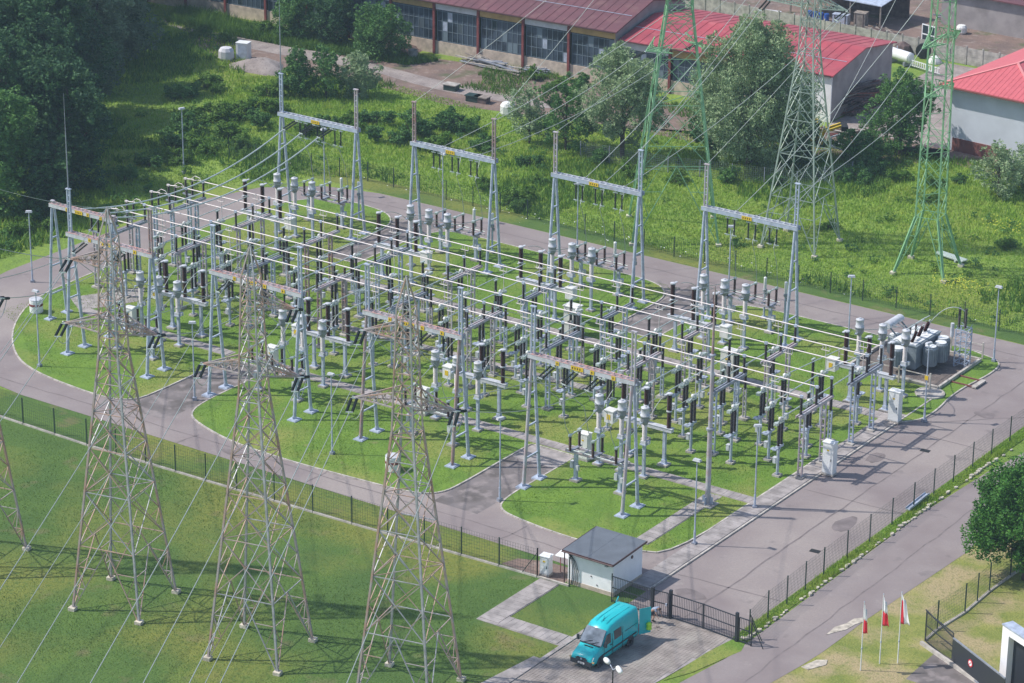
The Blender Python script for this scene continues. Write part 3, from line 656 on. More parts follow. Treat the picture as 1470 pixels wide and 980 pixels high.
def wire(p0, p1, sag, label, cat='conductor', r=.03, name='overhead_conductor', m='wire', n=16, grp='overhead line conductors'):
    pts = hang(p0, p1, sag, n); o = Vector(pts[0])
    return single(name, MB().tube([q-o for q in pts], r, 5), m, label, cat, o, 0, grp)
portX = {1: 0, 3: 15.75, 5: 31.5, 7: 47.25, 0: -7.48, 2: 8.27, 4: 24.02, 6: 39.77}
PD = [6.35, 4.25, 2.15]
OUT = {}
for k in (1, 3, 5, 7):
    t = portal(portX[k], 0, 'steel line gantry, '+nearname[k]+', with yellow number plates on its beam', -1, red={1: ('galv', 'rustg'), 3: ('galv', 'galv'), 5: ('galv', 'galv'), 7: ('galv', 'pink')}[k], mcol={1: 'galv', 3: 'galv', 5: 'rustg', 7: 'pink'}[k], rod=22.8 if k == 1 else None)
    OUT[k] = []
    for j in range(3):
        a = (PD[j], .8, 10.3); b = (PD[j]-.35, -.75, 9.6); insulator_string(t, a, b)
        OUT[k].append(Vector((portX[k]+b[0], b[1], b[2]+.1)))
        insulator_string(t, (PD[j]+.9, 1.2, 10.3), (PD[j]+.9, 1.2, 8.6), False)
        g0 = Vector((portX[k]+b[0], b[1], b[2]+.1))
        pts = [g0, g0+Vector((.3, .6, -.9)), Vector((portX[k]+PD[j]+.5, 1.0, 7.6)), Vector((X0[k]-.35-2.1*j, 2.2, 5.0)), Vector((X0[k]-.3-2.1*j, 2.6, 4.2))]
        single('jumper', MB().tube([q-g0 for q in pts], .028, 5), 'wire', '%s jumper wire dropping from the %s' % (ph[j], nearname[k]), 'jumper', g0, 0, 'jumper wires')
for k in (0, 2, 4, 6):
    t = portal(portX[k], 37.42, 'steel line gantry, '+farname[k]+', beside the back of the ring road', 1, red={0: ('galv', 'pink'), 2: ('rustg', 'rustg'), 4: ('pink', 'galv'), 6: ('pink', 'galv')}[k], rod=22.5 if k == 0 else None)
    OUT[k] = []
    for j in range(3):
        if k == 0: a = (PD[j], .8, 10.3); b = (PD[j]-.4, -1.0, 9.7)
        else: a = (PD[j], 1.3, 10.3); b = (PD[j]-.1, 3.0, 10.15)
        insulator_string(t, a, b); OUT[k].append(Vector((portX[k]+b[0], 37.42+b[1], b[2]+.1)))
        insulator_string(t, (PD[j]+.9, .9, 10.3), (PD[j]+.9, .9, 8.5), False)
        insulator_string(t, (PD[j]+.2, .9, 10.3), (PD[j]+.2, .9, 8.5), False)
        g0 = OUT[k][-1].copy(); e = Vector((X0[k]-.1-2.1*j, 40.4, 4.2))
        pts = [g0, Vector((portX[k]+PD[j]+.5, 38.6, 8.3)), Vector((e.x+.3, 39.6, 6.4)), e]
        single('jumper', MB().tube([q-g0 for q in pts], .028, 5), 'wire', '%s jumper wire dropping from the %s' % (ph[j], farname[k]), 'jumper', g0, 0, 'jumper wires')
# low beam gantry at the left end, behind the leftmost near gantry
t = portal(-6.9, 5.2, 'lower gantry with orange plates at the left end of the station, partly behind the pylon', -1, red=('pink', 'pink'), TOP=10.9); t.scale = (.78, 1, .98)
t['group'] = 'line gantries'
for j in range(3): wire(OUT[0][j], (-5.5+2.0*(2-j), 6.4, 10.3), 2.2, '%s thick sagging conductor from the leftmost far gantry to the left end gantry' % ph[j], r=.07, m='alut')
# connector loops at the left ends of the busbars
for i, y in enumerate(BUSY):
    single('end_loop', MB().tube([(-.1, 0, 0), (-.4, .05, .28), (-.9, .05, .34), (-1.3, 0, .05)], .03, 6).tube([(-.1, .1, .0), (-.7, .2, -.05), (-1.5, .2, -.3)], .03, 6), 'alu', 'curved end connector on the left end of the %s busbar' % ['nearest', 'second', 'third', 'fourth', 'fifth', 'farthest'][i], 'connector', (-7.3, y, BZ), 0, 'busbar end connectors')
    t = thing('end_disconnector', 'brown disconnector pole at the left end of the %s busbar' % ['nearest', 'second', 'third', 'fourth', 'fifth', 'farthest'][i], 'disconnector', (-9.0, y, .1), 0, 'end disconnector poles')
    part('column', colme['galv' if i % 2 else 'pink'], t); part('footing', footme, t)
    for dx in (-.35, .45): part('post_insulator', insme['porc'], t, (dx, 0, 5.4))
    part('cross_arm', MB().box((0, 0, 5.34), (1.4, .2, .12)), 'galvd', t)
    part('blade', MB().cyl((-.5, 0, 6.8), (.7, 0, 6.95), .05, n=6).box((-.35, 0, 6.85), (.3, .2, .15)), 'alu', t)

# free-standing lightning masts
for (x, y, h, l, lowm) in ((60.4, 5.5, 17.8, 'tall tubular lightning mast by the trench path corner at the right', 'pink'),):
    t = thing('lightning_mast', l, 'mast', (x, y, .1), 0, 'lightning masts')
    part('footing', MB().box((0, 0, 0), (1.3, 1.3, .14)).box((0, 0, .1), (.8, .8, .1)), 'concrete', t)
    for a in range(4): part('gusset', MB().box((.28*math.cos(a*PI/2), .28*math.sin(a*PI/2), .4), (.36, .04, .6), a*PI/2), 'galv', t)
    part('lower_tube', MB().cyl((0, 0, .1), (0, 0, 6.2), .21, .19, n=12), lowm, t)
    part('collar', MB().lathe([(.22, 6.1), (.3, 6.15), (.3, 6.3), (.22, 6.35)], n=12), 'galvd', t)
    part('middle_tube', MB().cyl((0, 0, 6.3), (0, 0, 12.2), .16, .14, n=12), lowm, t)
    part('collar', MB().lathe([(.18, 12.1), (.25, 12.15), (.25, 12.25), (.18, 12.3)], n=12), 'galvd', t)
    part('upper_tube', MB().cyl((0, 0, 12.2), (0, 0, 17.7), .11, .05, n=10), 'rustg', t)
# lamp posts
def lamp(h=6.7):
    t = thing('lamp_post', 'x', 'lamp post', (0, 0, .1), 0, 'station lamp posts')
    part('pole', MB().cyl((0, 0, 0), (0, 0, 1.1), .09, n=10).cyl((0, 0, 1.1), (0, 0, h), .065, .045, n=8), 'galv', t)
    part('base', MB().box((0, 0, .04), (.34, .34, .3)), 'galvd', t)
    part('lamp_head', MB().add([(-.32, -.16, h), (.32, -.16, h), (.32, .16, h), (-.32, .16, h), (-.26, -.12, h+.16), (.26, -.12, h+.16), (.26, .12, h+.16), (-.26, .12, h+.16)], [(3, 2, 1, 0), (4, 5, 6, 7), (0, 1, 5, 4), (1, 2, 6, 5), (2, 3, 7, 6), (3, 0, 4, 7)]), 'ctg', t)
    return t
lp0 = lamp()
LPS = [(63.28, -1.1, 'nearest the guard house on the triangular lawn'), (63.62, 7.05, 'beside the trench path right of the tall mast'), (66.2, 29.75, 'in front of the power transformer with a small yellow sign'), (64.95, 44.95, 'behind the power transformer at the road bend'), (53.6, 39.9, 'by the ring road left of the power transformer'), (-8.7, 46.4, 'by the ring road at the back beside the leftmost far gantry'), (.06, -3.5, 'at the front left corner beside the white drum'), (15.4, -1.4, 'in the first cross road opening on the near side'), (47.2, -3.1, 'at the second cross road opening on the near side'), (31.45, -3.6, 'on the near lawn between the second and third near-side gantries'), (-14.8, 11.3, 'outside the bend of the ring road at the far left'), (20.9, 47.0, 'by the back of the ring road behind the third bay'), (5.4, 46.9, 'by the back of the ring road behind the second far gantry'), (38.6, 45.0, 'by the back of the ring road left of the rightmost far gantry'), (-24.5, 43.5, 'among the bushes at the far left corner')]
for i, (x, y, l) in enumerate(LPS):
    place(lp0, i > 0, (x, y, .1 if i != 10 else .02), .6*(i % 3), 'grey lamp post '+l)
single('sign_plate', MB().box((0, 0, 0), (.3, .03, .36)), 'yellow', 'small yellow sign on the lamp post by the power transformer', 'sign', (66.2, 29.65, 3.9))
# white drums
for (x, y, l) in ((37.2, -3.3, 'white drum with brown band on the near lawn behind the third pylon'), (-9.1, 5.8, 'white drum with brown band at the far left corner of the lawn')):
    t = thing('drum', l, 'drum', (x, y, .1), 0, 'white banded drums')
    part('shell', MB().lathe([(.56, 0), (.6, .05), (.6, .66), (.61, .66), (.61, .84), (.6, .84), (.6, 1.12), (.56, 1.2)], n=20), 'white', t)
    part('band', MB().lathe([(.615, .64), (.625, .66), (.625, .82), (.615, .84)], n=20), 'rustred', t)
    part('lid', MB().lathe([(.6, 1.18), (.6, 1.24), (.42, 1.28), (.1, 1.3)], n=20), 'ctg', t)
single('manhole_cover', MB().lathe([(1.25, 0), (1.25, .12), (1.1, .14), (1.08, .1), (.2, .12)], n=28), 'concrete', 'round concrete manhole on the grass before the transformer enclosure', 'manhole', (63.9, 36.2-1.0, .1))
for i, (x, y) in enumerate([(71.0, 3.2), (69.0, 24.5), (56.5, 47.4)]):
    single('drain_cover', MB().box((0, 0, 0), (.75, .5, .02)), 'black', 'dark drain grate in the asphalt, '+['on the drive near the gate', 'on the drive near the transformer', 'on the ring road at the back'][i], 'drain', (x, y, .046), .1)

# ------------------------------------------------------------------ power transformer
TX, TY = 59.6, 40.6
sheet('transformer_bed', [(55.6, 36.6), (63.9, 36.6), (63.9, 44.2), (55.6, 44.2)], .125, 'ballast')
t = thing('transformer_pit_wall', 'low concrete kerb wall around the power transformer bed', 'low wall', (0, 0, .1))
for (a, b) in (((55.5, 36.5), (64, 36.5)), ((64, 36.5), (64, 44.3)), ((64, 44.3), (55.5, 44.3)), ((55.5, 44.3), (55.5, 36.5))): part('wall', MB().bar((a[0], a[1], .12), (b[0], b[1], .12), .22, .3), 'kerb', t)
t = thing('railing', 'pale two-rail railing around the power transformer', 'railing', (0, 0, .1))
RP = [(54.9, 35.9), (57.7, 35.9), (60.6, 35.9), (63.5, 35.9), (63.9, 44.9), (60.9, 44.9), (58, 44.9)]
for (x, y) in RP: part('post', MB().box((x, y, .75), (.12, .12, 1.5)), 'kerb', t)
for q in (RP[:4], RP[4:]):
    for a, b in zip(q, q[1:]):
        for z in (.6, 1.25): barpart('rail', 'kerb', t, (a[0], a[1], z), (b[0], b[1], z), .06)
t = thing('power_transformer', 'large blue-grey power transformer with white conservator and brown bushings', 'transformer', (TX, TY, .1)); t.scale = (.95, .95, .74)
part('tank', MB().box((0, 0, 1.9), (2.6, 4.6, 2.7)).box((0, 0, 3.3), (2.75, 4.75, .12)).box((0, 0, .45), (2.2, 4.2, .3)), 'tank', t)
part('cover', MB().box((0, 0, 3.4), (2.3, 4.3, .1)).box((.2, -1, 3.55), (1.2, .8, .25)).box((-.1, 1.2, 3.55), (1.6, .5, .2)), 'white', t)
for (x, y) in ((2.0, -.9), (2.3, .5), (1.9, 1.7), (-.2, -2.9), (-1.9, -.2)):
    r = part('radiator', MB().lathe([(.56, .75), (.62, .85), (.62, 2.85), (.56, 2.95), (.3, 3.02)], (x, y, 0), 18), 'tank', t)
    mb = MB()
    for i in range(18): a = 2*PI*i/18; mb.box((x+.64*math.cos(a), y+.64*math.sin(a), 1.85), (.05, .09, 1.9), a)
    part('fins', mb, 'tank', r, kind=None)
    part('lid', MB().lathe([(.5, 3.0), (.5, 3.08), (.2, 3.12)], (x, y, 0), 14), 'white', r)
cs = part('conservator', MB().cyl((-2.2, -1.5, 4.5), (-2.2, 1.2, 4.5), .42, n=20), 'ctg', t)
part('bracket', MB().bar((-2.2, -1.1, 4.4), (-1.2, -1.1, 3.3), .12).bar((-2.2, 1.0, 4.4), (-1.2, 1.0, 3.3), .12).bar((-2.4, -1.1, 4.6), (-1.3, -1.1, 4.5), .1), 'tank', cs)
part('pipe', MB().tube([(-2.0, 0, 4.5), (-1.4, 0, 4.2), (-.8, 0, 3.5)], .06), 'tank', t)
for j in range(3):
    b = Vector((.5-.1*j, -1.7+1.4*j, 3.45)); tp = b+Vector((.55, -.25, 1.6))
    up_ = (tp-b).to_track_quat('Z', 'Y').to_matrix(); sub = sheds(MB(), 0, 1.6, .17, .55, n=10, pitch=.1)
    q = part('bushing', MB().add([b+up_ @ Vector(v) for v in sub.v], sub.f), 'porcr', t)
    part('cap', MB().cyl(tp, tp+(tp-b).normalized()*.25, .07, n=8), 'alut', q)
for j in range(3):
    b = Vector((-.5, -1.2+1.1*j, 3.45)); part('small_bushing', sheds(MB(), 0, .8, .12, n=8, pitch=.1, c=(b.x, b.y)).mesh('small_bushing', 'porcr'), None, t, (0, 0, 3.45))
    part('pipe', MB().tube([(b.x, b.y, 4.3), (b.x+.3, b.y+.6, 4.7), (b.x+.6, b.y+1.4, 4.9)], .05), 'alut', t)
t = thing('cable_rack', 'lattice steel rack with a dark tube terminal right of the transformer', 'rack', (63.2, 42.4, .1))
for (x, y) in ((-.5, -.5), (.5, -.5), (.5, .5), (-.5, .5)): part('leg', MB().box((x, y, 1.7), (.09, .09, 3.4)), 'galv', t)
mb = MB()
for z in (.4, 1.2, 2.0, 2.8, 3.4):
    for (a, b) in (((-.5, -.5), (.5, -.5)), ((.5, -.5), (.5, .5)), ((.5, .5), (-.5, .5)), ((-.5, .5), (-.5, -.5))): mb.bar((a[0], a[1], z), (b[0], b[1], z), .06); mb.bar((a[0], a[1], z-.4), (b[0], b[1], z+.3), .04)
part('lacing', mb, 'galv', t)
for x in (-.5, .1): part('terminal', sheds(MB(), 3.4, 5.2, .14, .7, n=10, pitch=.12, c=(x, 0)), 'porc', t)
part('terminal', MB().cyl((-.9, -.4, 2.6), (-.9, -.4, 3.8), .16, n=10), 'ctg', t)
flex((63.3, 42.4, 5.0), (60.4, 41.4, 3.6), -.9, 'arched cable from the rack to the power transformer', r=.04)
t = thing('maintenance_rails', 'pair of rusty rails from the transformer bed to the drive', 'rails', (0, 0, .1))
for y in (38.6, 40.2):
    part('rail', MB().box((65.2, y, .06), (2.6, .12, .1)), 'brickred', t)
part('buffer', MB().box((66.3, 39.4, .08), (.4, 1.9, .14)), 'kerb', t)

# ------------------------------------------------------------------ pylons
def pylon(name, label, c, rz, H, bw, waist_z, waist_w, top_w, body_top, arms, m, zig, npu, group, second=True, foot=.5):
    t = thing(name, label, 'pylon', (c[0], c[1], 0), rz, group)
    def hw(z):
        if z < waist_z: return (bw+(waist_w-bw)*z/waist_z)/2
        return (waist_w+(top_w-waist_w)*(z-waist_z)/(body_top-waist_z))/2
    cor = ((-1, -1), (1, -1), (1, 1), (-1, 1))
    P = lambda i, z: Vector((cor[i % 4][0]*hw(z), cor[i % 4][1]*hw(z), z))
    for i in range(4):
        part('leg', MB().bar(P(i, 0), P(i, waist_z), .19 if m == 'greenpylon' else .135).bar(P(i, waist_z), P(i, body_top), .14 if m == 'greenpylon' else .10).bar(P(i, body_top), (0, 0, H), .08), 'pylongal' if m == 'rustpylon' and i % 2 else m, t)
        part('footing', MB().box((P(i, 0).x, P(i, 0).y, .08), (foot, foot, .34)), 'stone', t)
    zs = [0]; # panel heights shrink with width
    a = []
    z = 0.0; k = 0
    while z < body_top-.05:
        w = hw(z)*2; dz = (max(1.15, w*1.0) if z >= waist_z*.98 else max(1.6, w*.92)) if not zig else (w*.95 if z >= waist_z*.98 else waist_z)
        z2 = min(body_top, z+dz)
        if body_top-z2 < .6: z2 = body_top
        if z < waist_z < z2 and waist_z-z > .8: z2 = waist_z
        a.append((z, z2)); z = z2
    sec = MB()
    for n_, (za, zb) in enumerate(a):
        for i in range(4):
            A, B, C, D = P(i, za), P(i+1, za), P(i, zb), P(i+1, zb)
            wd = .055 if za < waist_z else .045; ms_ = random.choice(['pylonpeach', 'pylongal', 'rustpylon', 'rustpylon']) if m == 'rustpylon' else m; m2_ = random.choice(['pylonpeach', 'pylongal', 'rustpylon']) if m == 'rustpylon' else m
            if n_ == 0:
                mid = (C+D)/2
                barpart('brace', ms_, t, A, mid, wd*1.2); barpart('brace', m2_, t, B, mid, wd*1.2)
            else:
                if not (zig and (n_+i) % 2): barpart('brace', ms_, t, A, D, wd)
                if not (zig and not (n_+i) % 2): barpart('brace', m2_, t, B, C, wd)
            if not zig or n_ % 4 == 0 or n_ == len(a)-1: barpart('cross_member', m2_, t, C, D, wd)
            if second and hw(za) > 1.0:
                if n_ == 0:
                    for (e, f_) in ((A, C), (B, D)):
                        mid = (C+D)/2
                        for s_ in (.35, .68):
                            sec.bar(e.lerp(f_, s_), e.lerp(mid, s_), .045); sec.bar(e.lerp(f_, s_), e.lerp(mid, s_*.55), .045)
                else:
                    X = (A+D+B+C)/4
                    sec.bar(A.lerp(C, .5), (A+X)/2, .045); sec.bar(B.lerp(D, .5), (B+X)/2, .045); sec.bar(A.lerp(C, .5), (C+X)/2, .045); sec.bar(B.lerp(D, .5), (D+X)/2, .045)
        if n_ % 2 == 1 and hw(zb) > .5: sec.bar(P(0, zb), P(2, zb), .05)
    if sec.v: part('secondary_lacing', sec, m, t, kind='stuff')
    tips = []
    for (z, ln, dirx, up_) in arms:           # arm: height, length, direction angle, root rise
        d = Vector((math.cos(dirx), math.sin(dirx), 0)); nrm = Vector((-d.y, d.x, 0)); h = hw(z); tip = Vector((d.x*(ln), d.y*(ln), z+.05))
        r = [d*h+nrm*h+Vector((0, 0, z)), d*h-nrm*h+Vector((0, 0, z)), d*h+nrm*h*.9+Vector((0, 0, z+up_)), d*h-nrm*h*.9+Vector((0, 0, z+up_))]
        mb = MB()
        for q in r: mb.bar(q, tip, .085)
        am = part('crossarm', mb, m, t)
        mb = MB(); n = 5
        for i in range(1, n):
            s_ = i/n; q = [v.lerp(tip, s_) for v in r]; qp = [v.lerp(tip, (i-1)/n) for v in r]
            mb.bar(q[0], q[1], .05); mb.bar(qp[0], q[1], .045); mb.bar(q[2], q[0], .045); mb.bar(q[3], q[1], .045); mb.bar(qp[2], q[0], .045); mb.bar(qp[3], q[1], .045)
        part('arm_lacing', mb, m, am)
        tips.append(tip)
    bpy.context.view_layer.update()
    return t, [t.matrix_world @ v for v in tips]
PY = []
odir = Vector((.42, -.91, -.012)).normalized()
def connect(t, tips, outd, targets, who, L1=1.7):
    inv = t.matrix_world.inverted()
    for j, tip in enumerate(tips):
        nm_ = ['upper-arm', 'left lower-arm', 'right lower-arm'][j] if len(tips) == 3 else 'arm %s' % ORD[j]
        if outd is not None:
            e = tip+Vector((outd.x*L1, outd.y*L1, -.45)); insulator_string(t, inv @ tip, inv @ e)
            far = e+outd*260+Vector((0, 0, 4)); wire(e, far, 7.5, 'outgoing conductor, %s of %s' % (nm_, who), n=30)
        if targets:
            g_ = targets[j]; d = (g_-tip).normalized(); e = tip+Vector((d.x*L1, d.y*L1, -.6)); insulator_string(t, inv @ tip, inv @ e)
            wire(e, g_, .7, 'conductor between the %s of %s and its gantry' % (nm_, who))
        if outd is not None and targets:
            d = (targets[j]-tip).normalized(); a = tip+Vector((outd.x*L1, outd.y*L1, -.45)); b = tip+Vector((d.x*L1, d.y*L1, -.6))
            pts = hang(a, b, .9, 8); single('jumper', MB().tube([q-a for q in pts], .025, 5), 'wire', 'drooping jumper loop under the %s of %s' % (nm_, who), 'jumper', a, 0, 'jumper wires')
for i, (k, c, ua) in enumerate(((1, (22.0, -33.4), 1), (3, (35.5, -32.4), 1), (5, (48, -32.6), 0), (7, (59.6, -31.3), 1))):
    who = ['the leftmost near pylon', 'the second near pylon from the left', 'the third near pylon from the left', 'the rightmost near pylon'][i]
    arms = [(25.2, 3.0, R(5) if ua == 0 else R(184), .9), (20.5, 3.6, R(184), 1.0), (20.5, 3.3, R(5), 1.0)]
    t, tips = pylon('lattice_pylon', ['rusty grey lattice pylon cut off at the left picture edge', 'rusty grey lattice pylon, second from the left in the foreground row', 'rusty grey lattice pylon, third from the left in the foreground row', 'rusty grey lattice pylon nearest the guard house'][i], c, R(12), 29.3, 5.3, 18.8, 1.5, .95, 27.2, arms, 'rustpylon', 0, 0, 'foreground pylons')
    tg = OUT[k]; connect(t, tips, odir, [tg[1], tg[2], tg[0]], who)
    wire((c[0], c[1], 29.3), (portX[k]+9, 1.07, 14.6), .8, 'earth wire from the top of %s to its gantry' % who, 'earth wire', r=.02)
    wire((c[0], c[1], 29.3), Vector((c[0], c[1], 29.3))+odir*260, 6, 'outgoing earth wire from the top of %s' % who, 'earth wire', r=.02, n=30)
fd = Vector((.12, .99, .0)).normalized()
t, tips = pylon('lattice_pylon', 'bright green lattice pylon with wide flared feet at the right', (49.7, 62.2), R(8), 36, 4.9, 5.4, 2.15, 1.5, 33, [(17.2, 3.1, R(82), .8), (17.2, 2.6, R(262), .8), (22.0, 3.8, R(262), .9), (22.0, 3.8, R(82), .9), (27, 3, R(82), .9), (27, 3, R(262), .9)], 'greenpylon', 1, 0, 'background pylons')
for q, (a, b) in enumerate(zip(OUT[6], [tips[2], tips[1], tips[5]])):
    wire(a, b, .9, '%s conductor rising from the rightmost far gantry to the green pylon' % ph[q]); 
t, tips = pylon('lattice_pylon', 'grey-green lattice pylon between the two green ones', (36.6, 61.6), R(4), 31, 5.6, 19, 1.5, 1.1, 29, [(23.2, 4.2, R(182), 1), (23.2, 3.6, R(2), 1), (27, 3.6, R(182), 1)], 'greypylon', 0, 0, 'background pylons')
inv = t.matrix_world.inverted()
for q, (a, b) in enumerate(zip(OUT[4], [tips[1], tips[0], tips[2]])):
    d = (a-b).normalized()*1.6; insulator_string(t, inv @ b, inv @ (b+d)); wire(a, b+d, .9, '%s conductor rising from the third far gantry to the grey-green pylon' % ph[q])
t, tips = pylon('lattice_pylon', 'large green lattice pylon behind the third far gantry', (24.9, 57.6), R(34.6), 34, 8.2, 22, 2.4, 1.8, 32, [(18.3, 2.2, R(30), .8), (18.3, 3.6, R(210), .8), (24.5, 4.5, R(30), 1), (24.5, 4.5, R(210), 1)], 'greenpylon', 0, 0, 'background pylons')
inv = t.matrix_world.inverted()
for q, (a, b) in enumerate(zip(OUT[2], [tips[0], tips[1], tips[2]])):
    d = (a-b).normalized()*1.6; insulator_string(t, inv @ b, inv @ (b+d)); wire(a, b+d, .9, '%s conductor rising from the second far gantry to the large green pylon' % ph[q])
for k, top in ((2, (24.9, 57.6, 34)), (4, (36.6, 61.6, 31)), (6, (49.7, 62.2, 36))):
    for s_ in (0, 9): wire((portX[k]+s_, 38.5, 14.6), top, .6, 'thin earth wire from the %s mast of the %s up to its pylon' % (('left', 'right')[s_ > 0], farname[k]), 'earth wire', r=.022)

# ------------------------------------------------------------------ fences
def fence(name, label, pts, step, hgt_, m='fence', mesh=True, base=True, z=0.02, brace=()):
    t = thing(name, label, 'fence', (pts[0][0], pts[0][1], z), 0, None); o = Vector(pts[0]); P_ = []
    for a, b in zip(pts, pts[1:]):
        a = Vector(a)-o; b = Vector(b)-o; L = (b-a).length; n = max(1, round(L/step))
        P_ += [a.lerp(b, i/n) for i in range(n)]
        if base:
            bb = MB(); d = (b-a).normalized()
            for i in range(n):
                q0 = a.lerp(b, i/n)+d*.03; q1 = a.lerp(b, (i+1)/n)-d*.03; bb.bar((q0.x, q0.y, .04), (q1.x, q1.y, .04), .16, .18)
            part('base_strip', bb, 'kerb', t)
        if mesh:
            mb = MB(); k = int(L/.22)
            for i in range(k): q = a.lerp(b, (i+.5)/k); mb.box((q.x, q.y, hgt_*.48+.06), (.010, .010, hgt_*.9))
            for i in range(9):
                zz = .15+i*hgt_*.9/8; mb.bar((a.x, a.y, zz), (b.x, b.y, zz), .009)
            part('wire_mesh', mb, m, t, kind='stuff')
    P_.append(Vector(pts[-1])-o)
    me = MB().box((0, 0, hgt_/2), (.07, .07, hgt_)).box((0, 0, hgt_), (.085, .085, .02)).mesh('post', m)
    for q in P_: part('post', me, t, (q.x, q.y, 0))
    for (i, dx, dy) in brace: q = P_[i]; barpart('brace', m, t, (q.x+dx, q.y+dy, 0), (q.x, q.y, hgt_*.85), .05)
    return t
fence('wire_fence', 'dark green wire fence along the near side of the ring road', [(-18, -12.9), (-3, -13.1), (14.6, -13.5), (29.7, -13.2), (40.6, -12.9), (56.9, -12.25)], 3.26, 2.3, brace=((-1, -1.3, -.1),))
fence('wire_fence', 'two fence posts on a low kerb before the guard house wall', [(56.9, -12.25), (59.6, -12.15)], 2.7, 2.3, base=True, mesh=False)
fence('wire_fence', 'dark fence of thin posts between the drive and the access road', [(74.2, -11.7), (73.75, -8.4), (73.5, 0), (73.45, 14), (73.7, 30), (74.1, 50)], 3.35, 2.25, base=False, brace=((0, .9, .2),))
fence('wire_fence', 'dark wire fence behind the back of the ring road', [(-24, 50), (-8, 52.5), (11.6, 52.3), (28.8, 51.5), (48.7, 51.6), (72, 52.2), (96, 53)], 3.2, 2.0, base=False)
fence('wire_fence', 'old wire fence along the foot of the willows', [(5, 71.5), (15, 72.5), (28, 76.0), (31, 82)], 3.2, 1.8, base=False, m='galvd')
fence('wire_fence', 'wire fence with concrete footing beside the dry grass at the right', [(84.19, -4.87), (84.13, -2.97), (84.49, 0.58), (84.40, 4.59), (84.52, 7.73), (84.90, 12.73)], 2.6, 2.3, base=True)
# steel bar gate and side panels
GA, GB = Vector((63.05, -11.95)), Vector((74.6, -12.45))
def barpanel(t, a, b, h, pitch=.14, name='gate_leaf', frame=.06, zb=.12):
    a = Vector(a); b = Vector(b); L = (b-a).length; mb = MB()
    for z in (zb, h*.56, h): mb.bar((a.x, a.y, z), (b.x, b.y, z), frame)
    for q in (a, b): mb.box((q.x, q.y, (zb+h)/2), (frame, frame, h-zb))
    p = part(name, mb, 'gate', t)
    n = int(L/pitch); mb = MB().box((0, 0, (zb+h)/2), (.022, .022, h-zb)); me = mb.mesh('bar', 'gate')
    for i in range(1, n): q = a.lerp(b, i/n); part('bar', me, p, (q.x, q.y, 0))
    return p
t = thing('entrance_gate', 'dark steel bar gate with two wide leaves across the station entrance', 'gate', (0, 0, .03))
gx = [Vector((68.14, -12.24))-Vector((0, 0)), Vector((70.83, -12.28)), Vector((73.68, -12.55))]
barpanel(t, gx[0], gx[1], 1.9); barpanel(t, gx[1], gx[2], 1.9)
for q in (gx[0], gx[2]): part('gate_post', MB().box((q.x, q.y, 1.1), (.2, .2, 2.2)), 'gate', t)
part('gate_post', MB().box((gx[1].x, gx[1].y, .98), (.1, .1, 1.9)), 'gate', t)
t = thing('wicket_gate', 'narrow dark steel walk gate left of the wide entrance gate', 'gate', (0, 0, .03))
w0 = Vector((66.96, -12.56)); w1 = Vector((68.04, -12.45)); barpanel(t, w0, w1, 2.0); part('gate_post', MB().box((w0.x-.1, w0.y, 1.1), (.2, .2, 2.2)), 'gate', t)
part('handle', MB().box((w1.x-.1, w1.y-.06, 1.1), (.1, .05, .2)), 'galv', t)
t = thing('bar_fence', 'dark steel bar fence panel between the guard house and the walk gate', 'fence', (0, 0, .03))
f0 = Vector((63.40, -12.44)); barpanel(t, f0, w0-Vector((.25, 0)), 2.0, name='panel'); part('post', MB().box((f0.x, f0.y, 1.1), (.07, .07, 2.2)), 'gate', t)
t = thing('bar_fence', 'short dark fence panel with braced end post right of the entrance gate', 'fence', (0, 0, .03))
e1 = Vector((74.87, -12.59)); barpanel(t, gx[2]+Vector((.2, 0)), e1, 1.9, name='panel'); part('post', MB().box((e1.x, e1.y, 1.1), (.08, .08, 2.2)), 'gate', t); barpart('brace', 'gate', t, (e1.x+.9, e1.y+.1, 0), (e1.x, e1.y, 1.9), .05)

# ------------------------------------------------------------------ guard house
t = thing('guard_house', 'small white guard house with grey lean-to roof beside the gate', 'hut', (59.2, -11.75, .02), 0)
part('wall', MB().prism([(0, 0), (3.85, 0), (3.85, 3.8), (0, 3.8)], 0, 2.62), 'render', t)
part('plinth', MB().prism([(-.03, -.03), (3.88, -.03), (3.88, 3.83), (-.03, 3.83)], 0, .32), 'plinth', t)
rf = MB(); rf.add([(-.2, -.45, 2.63), (4.1, -.45, 2.63), (4.1, 3.98, 2.80), (-.2, 3.98, 2.80), (-.2, -.45, 2.75), (4.1, -.45, 2.75), (4.1, 3.98, 2.92), (-.2, 3.98, 2.92)], [(3, 2, 1, 0), (4, 5, 6, 7), (0, 1, 5, 4), (1, 2, 6, 5), (2, 3, 7, 6), (3, 0, 4, 7)])
part('gable', MB().add([(0, 0, 2.6), (3.85, 0, 2.6), (3.85, 3.8, 2.6), (0, 3.8, 2.6), (0, 0, 2.64), (3.85, 0, 2.64), (3.85, 3.8, 2.79), (0, 3.8, 2.79)], [(3, 2, 1, 0), (4, 5, 6, 7), (0, 1, 5, 4), (1, 2, 6, 5), (2, 3, 7, 6), (3, 0, 4, 7)]), 'render', t)
r_ = part('roof', rf, 'roofgrey', t)
fa = MB()
fa.bar((-.22, -.47, 2.69), (4.12, -.47, 2.69), .04, .15); fa.bar((4.12, -.45, 2.69), (4.12, 4.0, 2.86), .04, .15); fa.bar((-.22, -.45, 2.69), (-.22, 4.0, 2.86), .04, .15)
part('fascia', fa, 'brownm', r_)
part('seam', MB().bar((1.9, -.45, 2.755), (1.9, 3.98, 2.925), .03, .008), 'roofgrey', r_)
part('gutter', MB().cyl((-.2, -.54, 2.66), (4.12, -.54, 2.66), .055, n=8), 'brownm', t)
